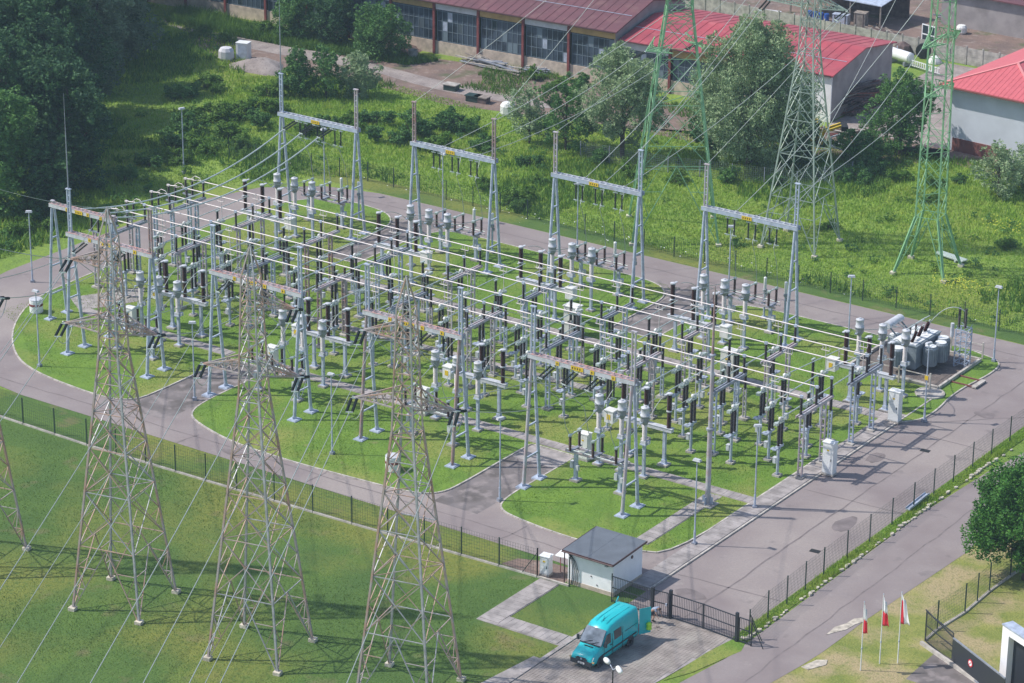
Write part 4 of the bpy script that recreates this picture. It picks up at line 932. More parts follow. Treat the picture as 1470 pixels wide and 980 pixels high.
part('wall_lamp', MB().box((3.3, -.08, 2.3), (.22, .14, .12)), 'ctd', t)
part('downpipe', MB().cyl((-.1, -.3, 0), (-.1, -.3, 2.6), .05, n=8), 'brownm', t)
part('vent', MB().cyl((3.86, 2.4, 2.2), (3.9, 2.4, 2.2), .13, n=12), 'brownm', t)
for i in range(4): part('cable', MB().tube([(.1+.04*i, -.06, 2.4), (.35+.12*i, -.1, 1.9), (.5+.15*i, -.1, 1.2), (.35+.17*i, -.08, .1)], .022, 5), 'black', t)
for (x, z) in ((2.0, 1.1), (2.5, .55)): part('wall_fitting', MB().cyl((x, -.01, z), (x, -.05, z), .05, n=8), 'brownm', t)
c = cabinet(.72, .62, 1.45, 'white', 1); c.location = (57.2, -11.55, .05); c.rotation_euler.z = .1; c['label'] = 'small white meter cabinet by the fence left of the guard house'
t = thing('satellite_board', 'white tilted panel leaning at the left wall of the guard house', 'panel', (58.5, -10.6, .05))
part('panel', MB().add([(-1.0, -.3, 1.3), (.5, -.5, 1.5), (.5, .6, 1.75), (-.9, .5, 1.5), (-1.0, -.3, 1.36), (.5, -.5, 1.56), (.5, .6, 1.81), (-.9, .5, 1.56)], [(3, 2, 1, 0), (4, 5, 6, 7), (0, 1, 5, 4), (1, 2, 6, 5), (2, 3, 7, 6), (3, 0, 4, 7)]), 'white', t)
for x in (-.7, .3): part('leg', MB().cyl((x, 0, 0), (x, 0, 1.45), .03, n=6), 'rustred', t)

# ------------------------------------------------------------------ van
t = thing('van', 'turquoise high-roof van parked in front of the gate with its rear doors open', 'van', (67.2, -19.2, .05), 0)
def loft(secs):
    n = len(secs[0]); mb = MB(); vs = [p for s_ in secs for p in s_]
    fs = [(k*n+i, k*n+(i+1) % n, (k+1)*n+(i+1) % n, (k+1)*n+i) for k in range(len(secs)-1) for i in range(n)]
    mb.add(vs, fs, True); mb.add(secs[0], [tuple(range(n-1, -1, -1))]); mb.add(secs[-1], [tuple(range(n))]); return mb
def sec(y, zt, hw_, zb=.32, ins=.17):
    h = zt-zb; c = min(.35, h*.35)
    L_ = [(hw_*.90, zb), (hw_*.985, zb+.12), (hw_, zb+h*.30), (hw_*.985, zb+h*.55), (hw_*(1-ins*.6), zt-c), (hw_*(1-ins*.95), zt-c*.35), (hw_*(1-ins*1.7), zt-.02), (0, zt+.02)]
    return [(x, y, z) for x, z in L_]+[(-x, y, z) for x, z in L_[::-1][1:]]
vs_ = [sec(-2.86, .80, .80, .35, .10), sec(-2.80, .92, .86, .33, .10), sec(-2.55, 1.04, .92, .32, .12), sec(-2.05, 1.22, .955, .32, .13), sec(-1.72, 1.38, .965, .32, .14), sec(-1.25, 1.95, .97, .32, .16), sec(-.95, 2.28, .97, .32, .17), sec(-.55, 2.50, .97, .32, .17), sec(.2, 2.58, .97, .32, .16), sec(1.4, 2.60, .97, .32, .16), sec(2.6, 2.58, .965, .34, .16), sec(2.82, 2.52, .94, .40, .17)]
body = part('body', loft([[(x, y, z) for x, y, z in s_] for s_ in vs_]), 'vanp', t)
# glazing laid on the sloping front and the sides
part('windscreen', MB().add([(-.86, -1.76, 1.38), (.86, -1.76, 1.38), (.76, -.98, 2.22), (-.76, -.98, 2.22), (-.86, -1.80, 1.42), (.86, -1.80, 1.42), (.76, -1.03, 2.28), (-.76, -1.03, 2.28)], [(3, 2, 1, 0), (4, 5, 6, 7), (0, 1, 5, 4), (1, 2, 6, 5), (2, 3, 7, 6), (3, 0, 4, 7)]), 'wglass', t)
for sx_ in (-1, 1):
    q = lambda y, z, o=.0: (sx_*(.967-(max(0, z-1.57))*.113+o), y, z)
    for nm_, P4 in (('side_window', [(-1.62, 1.34), (-.72, 1.34), (-.72, 2.0), (-1.12, 2.0)]), ('side_window', [(-.30, 1.34), (.62, 1.34), (.62, 1.98), (-.30, 1.98)])):
        vs = [q(y, z, .012) for y, z in P4]+[q(y, z, -.05) for y, z in P4]
        part(nm_, MB().add(vs, [(0, 1, 2, 3), (7, 6, 5, 4), (0, 4, 5, 1), (1, 5, 6, 2), (2, 6, 7, 3), (3, 7, 4, 0)]), 'glass', t)
    part('side_moulding', MB().box((sx_*.985, .3, .78), (.03, 4.4, .10)), 'dplast', t)
    d = part('front_door', MB().box((sx_*.978, -1.55, 1.0), (.02, .015, 1.2)).box((sx_*.978, -.55, 1.15), (.02, .015, 1.6)).box((sx_*.972, .75, 1.15), (.02, .015, 1.6)), 'dplast', t)
    part('door_handle', MB().box((sx_*1.0, -.72, 1.18), (.04, .18, .04)), 'dplast', d)
    mm = part('mirror', MB().box((sx_*1.12, -1.6, 1.52), (.16, .12, .36)).bar((sx_*.95, -1.55, 1.4), (sx_*1.1, -1.6, 1.45), .04), 'dplast', t)
    part('headlight', MB().add([(sx_*.52, -2.86, .70), (sx_*.86, -2.80, .72), (sx_*.88, -2.62, .93), (sx_*.52, -2.80, .88), (sx_*.52, -2.80, .70), (sx_*.84, -2.7, .72), (sx_*.84, -2.55, .90), (sx_*.52, -2.7, .86)], [(0, 1, 2, 3), (7, 6, 5, 4), (0, 4, 5, 1), (1, 5, 6, 2), (2, 6, 7, 3), (3, 7, 4, 0)]), 'lampg', t)
    part('tail_light', MB().box((sx_*.9, 2.83, 1.0), (.12, .06, .5)), 'red', t)
    for yy in (-1.95, 1.75):
        w_ = part('wheel', MB().cyl((sx_*.72, yy, .33), (sx_*.955, yy, .33), .34, n=20), 'rubber', t)
        part('rim', MB().cyl((sx_*.94, yy, .33), (sx_*.975, yy, .33), .20, .15, n=14), 'ctg', w_)
        part('wheel_arch', MB().lathe([(.40, 0), (.44, .0), (.44, .02), (.40, .02)], n=16), 'dplast', w_).rotation_euler = (0, PI/2, 0)
        w_.children[-1].location = (sx_*.965-.01, yy, .36)
for sx_ in (-1, 1):
    part('panel_seam', MB().bar((sx_*.975, -.45, .45), (sx_*.975, -.45, 1.5), .012).bar((sx_*.975, .70, .45), (sx_*.975, .70, 1.5), .012).bar((sx_*.985, -.45, .52), (sx_*.985, 2.5, .52), .012).bar((sx_*.977, 1.0, 1.45), (sx_*.97, 2.6, 1.45), .02), 'dplast', t)
    part('indicator', MB().box((sx_*.90, -2.80, .62), (.16, .10, .07)), 'ochre', t)
part('badge', MB().cyl((0, -2.885, .72), (0, -2.91, .72), .075, n=14), 'galv', t)
part('cowl', MB().bar((-.82, -1.83, 1.395), (.82, -1.83, 1.395), .07, .04), 'dplast', t)
part('bumper', MB().box((0, -2.84, .46), (1.68, .22, .30)).box((0, -2.80, .34), (1.5, .2, .1)), 'dplast', t)
part('grille', MB().box((0, -2.875, .70), (.9, .04, .12)).box((0, -2.86, .80), (.7, .04, .05)), 'dplast', t)
np_ = part('number_plate', MB().box((.05, -2.965, .46), (.52, .02, .12)), 'white', t)
for q_ in (-.12, -.03, .09, .18): part('character', MB().box((q_, -2.98, .46), (.05, .006, .07)), 'black', np_)
part('wiper', MB().bar((-.5, -1.84, 1.44), (.1, -1.66, 1.62), .025).bar((.1, -1.84, 1.44), (.6, -1.66, 1.6), .025), 'black', t)
part('vent_slot', MB().box((0, -1.98, 1.275), (.7, .1, .03)), 'black', t)
for i in range(3): part('roof_rib', MB().box((-.4+.4*i, .9, 2.605), (.05, 3.0, .02)), 'vanp', t)
part('roof_aerial', MB().cyl((0.1, -.35, 2.55), (0.1, -.25, 2.85), .015, n=5), 'black', t)
part('rear_door', MB().add([(.94, 2.86, .45), (.94, 2.86, 2.38), (1.38, 3.62, 2.38), (1.38, 3.62, .45), (.98, 2.82, .45), (.98, 2.82, 2.4), (1.43, 3.60, 2.4), (1.43, 3.60, .45)], [(0, 1, 2, 3), (7, 6, 5, 4), (0, 4, 5, 1), (1, 5, 6, 2), (2, 6, 7, 3), (3, 7, 4, 0)]), 'vanp', t)
part('rear_door', MB().add([(-.94, 2.86, .45), (-.94, 2.86, 2.38), (-1.25, 3.66, 2.38), (-1.25, 3.66, .45), (-.98, 2.82, .45), (-.98, 2.82, 2.4), (-1.30, 3.64, 2.4), (-1.30, 3.64, .45)], [(3, 2, 1, 0), (4, 5, 6, 7), (1, 5, 4, 0), (2, 6, 5, 1), (3, 7, 6, 2), (0, 4, 7, 3)]), 'vanp', t)
part('load_opening', MB().box((0, 2.83, 1.45), (1.56, .02, 1.8)), 'black', t)
single('safety_vest', MB().lathe([(.05, 0), (.2, .1), (.17, .3), (.2, .5), (.06, .62)], n=9), 'hivis', 'bright yellow-green vest hanging at the open rear door of the van', 'vest', (68.65, -15.85, .75))
# ------------------------------------------------------------------ person
def skinned(name, pts, edges, radii, m, parent, sub=2):
    me = bpy.data.meshes.new(name); me.from_pydata(pts, edges, []); me.materials.append(M[m]); o = obj(name, me, parent)
    md = o.modifiers.new('skin', 'SKIN'); md.use_smooth_shade = True
    if not me.skin_vertices: me.attributes  # layer is made by the modifier
    for v, r in zip(me.skin_vertices[0].data, radii): v.radius = (r, r) if not isinstance(r, tuple) else r
    me.skin_vertices[0].data[0].use_root = True
    ss = o.modifiers.new('sub', 'SUBSURF'); ss.levels = sub; ss.render_levels = sub
    return o
def make_skin(name, pts, edges, radii, m, parent, sub=2):
    me = bpy.data.meshes.new(name); me.from_pydata(pts, edges, []); me.materials.append(M[m]); o = obj(name, me, parent)
    bpy.context.view_layer.objects.active = o
    o.modifiers.new('skin', 'SKIN').use_smooth_shade = True
    if len(me.skin_vertices) == 0:
        bpy.context.view_layer.update(); o.select_set(True)
        with bpy.context.temp_override(object=o, active_object=o): bpy.ops.mesh.customdata_skin_add()
    for v, r in zip(me.skin_vertices[0].data, radii): v.radius = r if isinstance(r, tuple) else (r, r)
    me.skin_vertices[0].data[0].use_root = True
    ss = o.modifiers.new('sub', 'SUBSURF'); ss.levels = sub; ss.render_levels = sub
    return o
pr = thing('person', 'person in blue-grey shirt and dark shorts bending forward behind the open van door', 'person', (*(67.45, -13.53), .05), R(-5))
# facing +x: pelvis, spine bent forward, head low, arms reaching down
J = {'pel': (0, 0, .92), 'sp': (.16, 0, 1.08), 'ch': (.36, 0, 1.22), 'nk': (.52, 0, 1.24), 'hd': (.62, 0, 1.20), 'hd2': (.70, 0, 1.14),
     'hL': (0, .10, .86), 'kL': (.08, .13, .48), 'aL': (-.04, .14, .09), 'tL': (.13, .15, .04), 'hR': (0, -.10, .86), 'kR': (.02, -.14, .47), 'aR': (-.16, -.15, .09), 'tR': (.02, -.16, .04),
     'sL': (.42, .18, 1.20), 'eL': (.52, .24, .93), 'wL': (.66, .17, .72), 'sR': (.42, -.18, 1.20), 'eR': (.50, -.25, .93), 'wR': (.62, -.19, .70)}
ks = list(J); E_ = [('pel', 'sp'), ('sp', 'ch'), ('ch', 'nk'), ('nk', 'hd'), ('hd', 'hd2'), ('pel', 'hL'), ('hL', 'kL'), ('kL', 'aL'), ('aL', 'tL'), ('pel', 'hR'), ('hR', 'kR'), ('kR', 'aR'), ('aR', 'tR'), ('ch', 'sL'), ('sL', 'eL'), ('eL', 'wL'), ('ch', 'sR'), ('sR', 'eR'), ('eR', 'wR')]
rad = {'pel': .14, 'sp': .135, 'ch': .15, 'nk': .06, 'hd': .095, 'hd2': .085, 'hL': .09, 'kL': .058, 'aL': .042, 'tL': .035, 'hR': .09, 'kR': .058, 'aR': .042, 'tR': .035, 'sL': .06, 'eL': .042, 'wL': .03, 'sR': .06, 'eR': .042, 'wR': .03}
pts = [J[k_] for k_ in ks]; edges = [(ks.index(a), ks.index(b)) for a, b in E_]; rr = [rad[k_] for k_ in ks]
for s_, w in ((1, 'wL'), (-1, 'wR')):            # hands: palm and five bent fingers
    wi = ks.index(w); wp = Vector(J[w]); pm = wp+Vector((.05, 0, -.06)); pts.append(tuple(pm)); rr.append(.026); pi = len(pts)-1; edges.append((wi, pi))
    for f_ in range(5):
        y = (-.032+.016*f_); L_ = (.045, .07, .078, .072, .055)[f_]
        b_ = pm+Vector((.02 if f_ else -.005, y if f_ else -.045*s_, -.035)); e_ = b_+Vector((.012, 0, -L_*.6)); g_ = e_+Vector((-.018, 0, -L_*.4))
        for a_, r_v in ((b_, .009), (e_, .008), (g_, .007)): pts.append(tuple(a_)); rr.append(r_v)
        n_ = len(pts); edges += [(pi, n_-3), (n_-3, n_-2), (n_-2, n_-1)]
make_skin('body', pts, edges, rr, 'skin', pr)
make_skin('shirt', [J['pel'], J['sp'], J['ch'], (.47, 0, 1.25), J['sL'], (.49, .225, 1.02), J['sR'], (.48, -.225, 1.02)], [(0, 1), (1, 2), (2, 3), (2, 4), (4, 5), (2, 6), (6, 7)], [.165, .165, .175, .10, .085, .072, .085, .072], 'shirt', pr)
make_skin('shorts', [(0, 0, .9), (-.01, .1, .8), (.05, .12, .56), (-.01, -.1, .8), (.01, -.13, .55)], [(0, 1), (1, 2), (0, 3), (3, 4)], [.16, .115, .095, .115, .095], 'shorts', pr)
part('hair', MB().lathe([(.02, .115), (.07, .1), (.105, .04), (.10, -.03), (.08, -.05)], (.64, 0, 1.22), 12, True), 'hair', pr)
for s_ in (-1, 1):
    k_ = 'L' if s_ > 0 else 'R'; a_ = Vector(J['a'+k_]); part('shoe', MB().box((a_.x+.07, a_.y, .05), (.28, .1, .1)).box((a_.x-.0, a_.y, .1), (.12, .09, .08)), 'black', pr)
single('weeds_heap', MB().box((0, 0, .02), (.01, .01, .01)).box((.1, .1, .03), (.3, .04, .03), .4).box((-.15, 0, .03), (.4, .03, .04), 1.1).box((.05, -.2, .03), (.35, .05, .03), -.5).box((-.2, .2, .04), (.2, .12, .06), .2), 'wood', 'small heap of cut twigs on the paving in front of the bending person', 'twigs', (*(68.32, -14.08), .055))
# double street lamp at the bottom edge
t = thing('street_lamp', 'black street lamp with two white lantern heads at the bottom edge below the van', 'street lamp', (*(73.90, -28.63), .03), R(-24))
HL = 5.0
part('pole', MB().cyl((0, 0, 0), (0, 0, HL-.25), .06, .045, n=10), 'black', t)
part('arm', MB().tube([(-.55, .02, HL+.06), (-.2, 0, HL-.1), (0, 0, HL-.25), (.2, 0, HL-.1), (.35, -.02, HL)], .035, 6), 'galv', t)
for s_ in (-1, 1):
    part('lantern', MB().lathe([(.06, -.36), (.15, -.28), (.18, 0), (.15, .28), (.06, .36)], n=12, sm=True), 'white', t, (s_*.72, 0, HL+.08), 0).rotation_euler = (0, PI/2+s_*.12, R(-12))
    t.children[-1].scale = (.62, 1, 1)
# flags
for i, (px, ld) in enumerate((((82.66, -11.3), 'red and white flag, leftmost of the three on white poles'), ((83.25, -9.7), 'red and white flag, middle one of the three on white poles'), ((84.2, -8.9), 'red and white flag, rightmost of the three, widest open'))):
    t = thing('flagpole', ld, 'flag', (px[0], px[1], .02), 0, 'three flagpoles by the road')
    hp = 5.1+.1*i
    part('pole', MB().cyl((0, 0, 0), (0, 0, hp), .045, .028, n=8), 'white', t)
    part('knob', MB().lathe([(.01, -.05), (.05, 0), (.01, .06)], (0, 0, hp+.03), 8), 'galv', t)
    part('collar', MB().cyl((0, 0, 1.6), (0, 0, 1.72), .06, n=8), 'galv', t)
    mb = MB(); nx, nz = 8, 12; w = (.55, .75, 1.0)[i]; H_ = 2.15; V = []
    for a in range(nz+1):
        for b in range(nx+1):
            u = b/nx; v = a/nz; x = u*w*(.35+.65*v); V.append((x*.82+.03, math.sin(u*9+v*2.2)*.10*(u+.1)-.1*v*u, hp-.15-v*(H_-.15*u)-.75*u*(1-v)*.6))
    F1 = []; F2 = []
    for a in range(nz):
        for b in range(nx):
            q_ = (a*(nx+1)+b, a*(nx+1)+b+1, (a+1)*(nx+1)+b+1, (a+1)*(nx+1)+b)
            red_ = (a >= 6) if i < 2 else (b < 3 and a > 1)
            (F2 if red_ else F1).append(q_)
    for nm_, F_, m_ in (('white_stripe', F1, 'flagw'), ('red_stripe', F2, 'red')):
        me = MB().add(V, F_, True).mesh(nm_, m_); o = obj(nm_, me, t); sd_ = o.modifiers.new('thickness', 'SOLIDIFY'); sd_.thickness = .012
# sliding gate, white frame portal at the right bottom
t = thing('sliding_gate', 'dark grey solid sliding gate with a round red sign, bottom right', 'gate', (0, 0, .03))
a, b = Vector((87.23, -6.86)), Vector((92.65, -10.10)); d = (b-a).normalized()
part('panel', MB().bar((a.x, a.y, 1.05), (b.x, b.y, 1.05), .07, 1.7), 'gate', t)
part('frame', MB().bar((a.x, a.y, 1.95), (b.x, b.y, 1.95), .1, .1).bar((a.x, a.y, .16), (b.x, b.y, .16), .12, .12), 'galvd', t)
n_ = Vector((d.y, -d.x)); c_ = a+d*2.3+n_*.05
if n_.y > 0: n_ = -n_; c_ = a+d*2.3+n_*.05
sg = part('sign', MB().cyl((c_.x, c_.y, 1.15), (c_.x+n_.x*.03, c_.y+n_.y*.03, 1.15), .27, n=20), 'red', t)
part('sign_bar', MB().cyl((c_.x+n_.x*.031, c_.y+n_.y*.031, 1.15), (c_.x+n_.x*.036, c_.y+n_.y*.036, 1.15), .19, n=20), 'flagw', sg)
part('symbol', MB().bar((c_.x+n_.x*.04-d.x*.12, c_.y+n_.y*.04-d.y*.12, 1.03), (c_.x+n_.x*.04+d.x*.12, c_.y+n_.y*.04+d.y*.12, 1.27), .012, .05), 'red', sg)
t = thing('slat_fence', 'dark see-through fence section with sloping brace left of the sliding gate', 'fence', (0, 0, .03))
f0 = Vector((84.29, -5.05)); barpanel(t, f0, a, 2.3, .13, 'panel', .06)
mb = MB(); mb.bar((f0.x-.1, f0.y, 2.45), (a.x, a.y, 2.0), .07); part('top_rail', mb, 'gate', t)
wx, wy = (91.27, -7.27)
t = thing('gate_frame', 'white rectangular entrance frame with grey top at the bottom right corner', 'entrance frame', (wx, wy, .02), R(-27))
part('post', MB().box((.35, 0, 2.2), (.7, .8, 4.4)), 'render', t); part('post', MB().box((4.6, 0, 2.2), (.7, .8, 4.4)), 'render', t)
part('lintel', MB().box((2.5, 0, 4.15), (3.57, .8, .55)), 'render', t); part('coping', MB().box((2.5, 0, 4.45), (5.1, .9, .09)), 'galv', t)
part('inner_door', MB().box((2.45, .1, 1.9), (3.5, .06, 3.7)), 'gate', t)
single('retaining_wall', MB().bar(Vector((*(84.20, -5.50), .12)), Vector((*(91.76, -9.32), .12)), .22, .25), 'kerb', 'low concrete wall under the dark fence at the bottom right', 'low wall', (0, 0, .03))

# ------------------------------------------------------------------ buildings behind
ang = R(3.1); ux, uy = Vector((math.cos(ang), math.sin(ang), 0)), Vector((-math.sin(ang), math.cos(ang), 0))
def hall_part(t, O, L, D, hw_, ridge, roofm, bands, name='x', gable_right=False, wallm='greywall', dark=True, bay=6.0, doors=()):
    """O = front left corner; built along local x"""
    g = lambda x, y, z: O+ux*x+uy*y+Vector((0, 0, z))
    def bx(mb, x0, x1, y0, y1, z0, z1):
        vs = [g(x, y, z) for z in (z0, z1) for (x, y) in ((x0, y0), (x1, y0), (x1, y1), (x0, y1))]
        return mb.add(vs, [(3, 2, 1, 0), (4, 5, 6, 7), (0, 1, 5, 4), (1, 2, 6, 5), (2, 3, 7, 6), (3, 0, 4, 7)])
    part('wall', bx(bx(bx(MB(), 0, L, D-.2, D, 0, hw_), 0, .2, 0, D-.21, 0, hw_), L-.2, L, 0, D-.21, 0, hw_), wallm, t)
    part('plinth', bx(MB(), .21, L-.21, 0, .25, 0, 1.5), 'plinth', t)
    part('wall', bx(MB(), .21, L-.21, .06, .22, 5.3 if hw_ > 5.4 else 4.3, hw_), wallm, t)
    ztop = 5.25 if hw_ > 5.4 else 4.2
    n = int(L/bay)
    for i in range(n):
        x0 = i*bay+.25; x1 = (i+1)*bay-.05
        w_ = part('window', bx(MB(), x0+.1, x1-.1, .12, .16, 1.5, ztop-.02), 'darkglass', t)
        mb = MB(); nb = 8
        for q in range(nb+1): xx = x0+.1+(x1-x0-.2)*q/nb; bx(mb, xx-.03, xx+.03, .07, .115, 1.52, ztop-.04)
        for q in range(4): zz = 1.6+(ztop-1.75)*q/3; bx(mb, x0+.14, x1-.14, .085, .115, zz-.03, zz+.03)
        part('frame', mb, 'steelfr', w_)
        for q in range(5):
            xx = x0+.1+(x1-x0-.2)*random.randrange(nb)/nb; zz = 1.6+(ztop-1.75)*random.randrange(3)/3; ww = (x1-x0-.2)/nb
            part('pane', bx(MB(), xx+.04, xx+ww-.04, .10, .118, zz+.05, zz+(ztop-1.75)/3-.05), random.choice(['steelfr', 'galv', 'glass', 'steelfr']), w_)
        if bands: 
            part('fascia_panel', bx(MB(), x0-.05, x1+.0, -.06, .05, ztop+.05, hw_-.05), bands[i % len(bands)], t)
        part('pilaster', bx(MB(), i*bay-.14, i*bay+.14, -.22, -.0, 0, hw_-.1), 'rustred', t)
    ov = .5; rz_ = ridge
    vs = [g(-ov*0, -ov, hw_+.02), g(L+ov*.6, -ov, hw_+.02), g(L+ov*.6, D*.5, rz_), g(0, D*.5, rz_), g(L+ov*.6, D+ov, hw_+.02), g(0, D+ov, hw_+.02)]
    vs2 = [v+Vector((0, 0, .14)) for v in vs]
    r = part('roof', MB().add(vs+vs2, [(0, 1, 2, 3)[::-1], (3, 2, 4, 5)[::-1], (6, 7, 8, 9), (9, 8, 10, 11), (0, 1, 7, 6), (4, 5, 11, 10), (1, 2, 8, 7), (2, 4, 10, 8), (0, 6, 9, 3), (3, 9, 11, 5)]), roofm, t)
    k = int(L/1.1)
    sm = MB()
    for i in range(k):
        x = .3+i*1.1
        sm.bar(g(x, -ov, hw_+.18), g(x, D*.5, rz_+.16), .05, .04); sm.bar(g(x, D*.5, rz_+.16), g(x, D+ov, hw_+.18), .05, .04)
    part('seams', sm, roofm, r, kind='stuff')
    part('flashing', MB().bar(g(0, D*.22, hw_+(rz_-hw_)*.49+.17), g(L, D*.22, hw_+(rz_-hw_)*.49+.17), .10, .03), 'galv', r)
    part('gutter', MB().bar(g(0, -ov-.05, hw_+.05), g(L, -ov-.05, hw_+.05), .1, .1), 'brownm', r)
    for xg in (0, L-.2):
        part('gable', MB().add([g(xg, 0, hw_), g(xg, D, hw_), g(xg, D/2, rz_-.02), g(xg+.2, 0, hw_), g(xg+.2, D, hw_), g(xg+.2, D/2, rz_-.02)], [(0, 2, 1), (3, 4, 5), (0, 3, 5, 2), (2, 5, 4, 1), (0, 1, 4, 3)]), wallm, t)
t = thing('industrial_hall', 'long derelict hall with maroon roof, ochre and white panels and dark broken glazing', 'hall', (-36, 94.5, 0)); t.location = (0, 0, 0)
O0 = Vector((-78.4, 91.9, 0))
hall_part(t, O0, 72.0, 16, 6.1, 8.0, 'maroon', ['ochre', 'whitepanel', 'ochre', 'ochre', 'whitepanel', 'ochre', 'whitepanel', 'ochre', 'whitepanel', 'ochre', 'whitepanel'])
t = thing('red_roof_hall', 'hall extension with red metal roof and a blank grey gable wall', 'hall', (0, 0, 0))
hall_part(t, O0+ux*72.3+uy*.6, 26.0, 15.2, 5.15, 6.4, 'redroof', ['whitepanel', 'ochre', 'ochre', 'whitepanel'], wallm='greywall', bay=6.3)
g = lambda x, y, z: O0+ux*x+uy*y+Vector((0, 0, z))
part('white_front', MB().add([g(92.5, .52, .02), g(98.35, .52, .02), g(98.35, .52, 5.0), g(92.5, .52, 5.0), g(92.5, .36, .02), g(98.35, .36, .02), g(98.35, .36, 5.0), g(92.5, .36, 5.0)], [(3, 2, 1, 0), (4, 5, 6, 7), (0, 1, 5, 4), (1, 2, 6, 5), (2, 3, 7, 6), (3, 0, 4, 7)]), 'render', t)
dr = part('door', MB().bar(g(94.3, .28, 1.4), g(96.1, .28, 1.4), .08, 2.7), 'steelfr', t)
part('pane', MB().bar(g(94.5, .22, 1.9), g(95.1, .22, 1.9), .04, 1.2).bar(g(95.3, .22, 1.9), g(95.9, .22, 1.9), .04, 1.2), 'glass', dr)
# white building with pink-red hipped roof
t = thing('white_house', 'large white building with a bright red hipped roof at the right edge', 'building', (34.2, 96.7, 0), R(-3.5))
BW, BD, EH = 9.8, 34, 6.9
part('wall', MB().box((BW/2, BD/2, EH/2), (BW, BD, EH)), 'whitewall', t)
part('plinth', MB().box((BW/2-1.0, -.05, .7), (6.6, .1, 1.4)), 'brickred', t)
ov = .9; rs = 2.2; h2 = BW/2
E0 = [(-ov, -ov, EH), (BW+ov, -ov, EH), (BW+ov, BD+ov, EH), (-ov, BD+ov, EH)]; ap = [(h2, h2, EH+rs), (h2, BD-h2, EH+rs)]
V_ = [*E0, *[(x, y, z+.2) for x, y, z in E0], *ap]
rf = part('roof', MB().add(V_, [(3, 2, 1, 0), (0, 1, 5, 4), (1, 2, 6, 5), (2, 3, 7, 6), (3, 0, 4, 7), (4, 5, 8), (5, 6, 9, 8), (6, 7, 9), (7, 4, 8, 9)]), 'pinkroof', t)
for c_, a2 in ((E0[0], ap[0]), (E0[1], ap[0]), (E0[2], ap[1]), (E0[3], ap[1]), (ap[0], ap[1])): part('hip_cap', MB().bar((c_[0], c_[1], c_[2]+(.24 if c_ in E0 else .03)), (a2[0], a2[1], a2[2]+.03), .26, .08), 'pinkcap', rf)
part('gutter', MB().bar((-ov, -ov-.06, EH+.05), (BW+ov, -ov-.06, EH+.05), .14, .14).bar((-ov-.06, -ov, EH+.05), (-ov-.06, BD, EH+.05), .14, .14), 'brickred', rf)
sm = MB()
for i in range(26): x = -ov+.3+i*.55; sm.bar((x, -ov, EH+.21), (x, -ov+min(x+ov, BW+ov-x)*.98, EH+.21+min(x+ov, BW+ov-x)*.98*(rs-.2)/(h2+ov)), .06, .03)
part('tile_rolls', sm, 'pinkroof', rf, kind='stuff')
# concrete panel wall with posts
t = thing('panel_wall', 'grey concrete panel wall behind the halls', 'wall', (-48, 129.2, 0))
n_ = 46
for i in range(n_+1):
    x = i*2.1; y = -i*.075; part('post', MB().box((x, y, 1.1), (.16, .18, 2.2)), 'concrete', t)
pm_ = [MB().box((0, 0, 0), (1.92, .06, .48)).mesh('panel', 'concrete')]
for i in range(n_):
    for q in range(4):
        o = part('panel', pm_[0], t, (i*2.1+1.05, -i*.075-.04, .27+q*.5)); o.rotation_euler.z = -.036
# yard sheds and junk behind the wall
t = thing('shed', 'long low grey shed with dull red roof behind the panel wall', 'shed', (11.8, 141, 0), R(-2))
part('wall', MB().box((12, 4, 2.1), (26, 8, 4.2)), 'greywall', t)
rf = part('roof', MB().add([(-1.6, -.6, 4.1), (25.6, -.6, 4.1), (25.6, 8.6, 5.6), (-1.6, 8.6, 5.6), (-1.6, -.6, 4.25), (25.6, -.6, 4.25), (25.6, 8.6, 5.75), (-1.6, 8.6, 5.75)], [(3, 2, 1, 0), (4, 5, 6, 7), (0, 1, 5, 4), (1, 2, 6, 5), (2, 3, 7, 6), (3, 0, 4, 7)]), 'maroon', t)
t = thing('open_shelter', 'pale blue lean-to roof over a cluttered shelter behind the panel wall', 'shelter', (-6.5, 134.5, 0), R(-3))
part('roof', MB().add([(0, 0, 2.9), (13, 0, 2.9), (13, 7, 3.9), (0, 7, 3.9), (0, 0, 3.0), (13, 0, 3.0), (13, 7, 4.0), (0, 7, 4.0)], [(3, 2, 1, 0), (4, 5, 6, 7), (0, 1, 5, 4), (1, 2, 6, 5), (2, 3, 7, 6), (3, 0, 4, 7)]), 'galv', t)
for x in (.2, 4.3, 8.6, 12.8): part('post', MB().box((x, .2, 1.45), (.16, .16, 2.9)), 'wood', t)
part('back_wall', MB().box((6.5, 6.8, 1.7), (12.8, .1, 3.4)), 'scrap', t)
for i in range(4): single('barrel', MB().lathe([(.28, 0), (.3, .04), (.3, .86), (.28, .9)], n=14), 'bluep', 'blue plastic barrel, %s of four in a row under the blue shelter' % nth(i, 4), 'barrel', (-3.2+.78*i, 133.9, .02), 0, 'blue barrels')
for (x, y, w, d_, h_, m_, l) in ((1.6, 133.0, 1.9, .9, 1.4, 'galv', 'pale sheet-covered crate in the yard behind the panel wall'), (-7.5, 131.8, 2.6, .8, .6, 'whitepanel', 'white box lying behind the willow in the back yard'), (4.0, 133.5, 1.4, 1.2, 1.9, 'wood', 'wooden closet standing at the shelter end')):
    t = thing('crate', l, 'crate', (x, y, .02), .15)
    part('body', MB().box((0, 0, h_/2), (w, d_, h_)), m_, t); part('lid', MB().box((0, 0, h_+.03), (w+.1, d_+.1, .06)), m_, t)
    for s_ in (-1, 1): part('batten', MB().box((s_*w*.35, -d_/2-.02, h_/2), (.1, .04, h_)), 'scrap', t)
t = thing('window_frame', 'white four-pane window frame standing in the back yard', 'window', (13.0, 131.8, .05), R(-15))
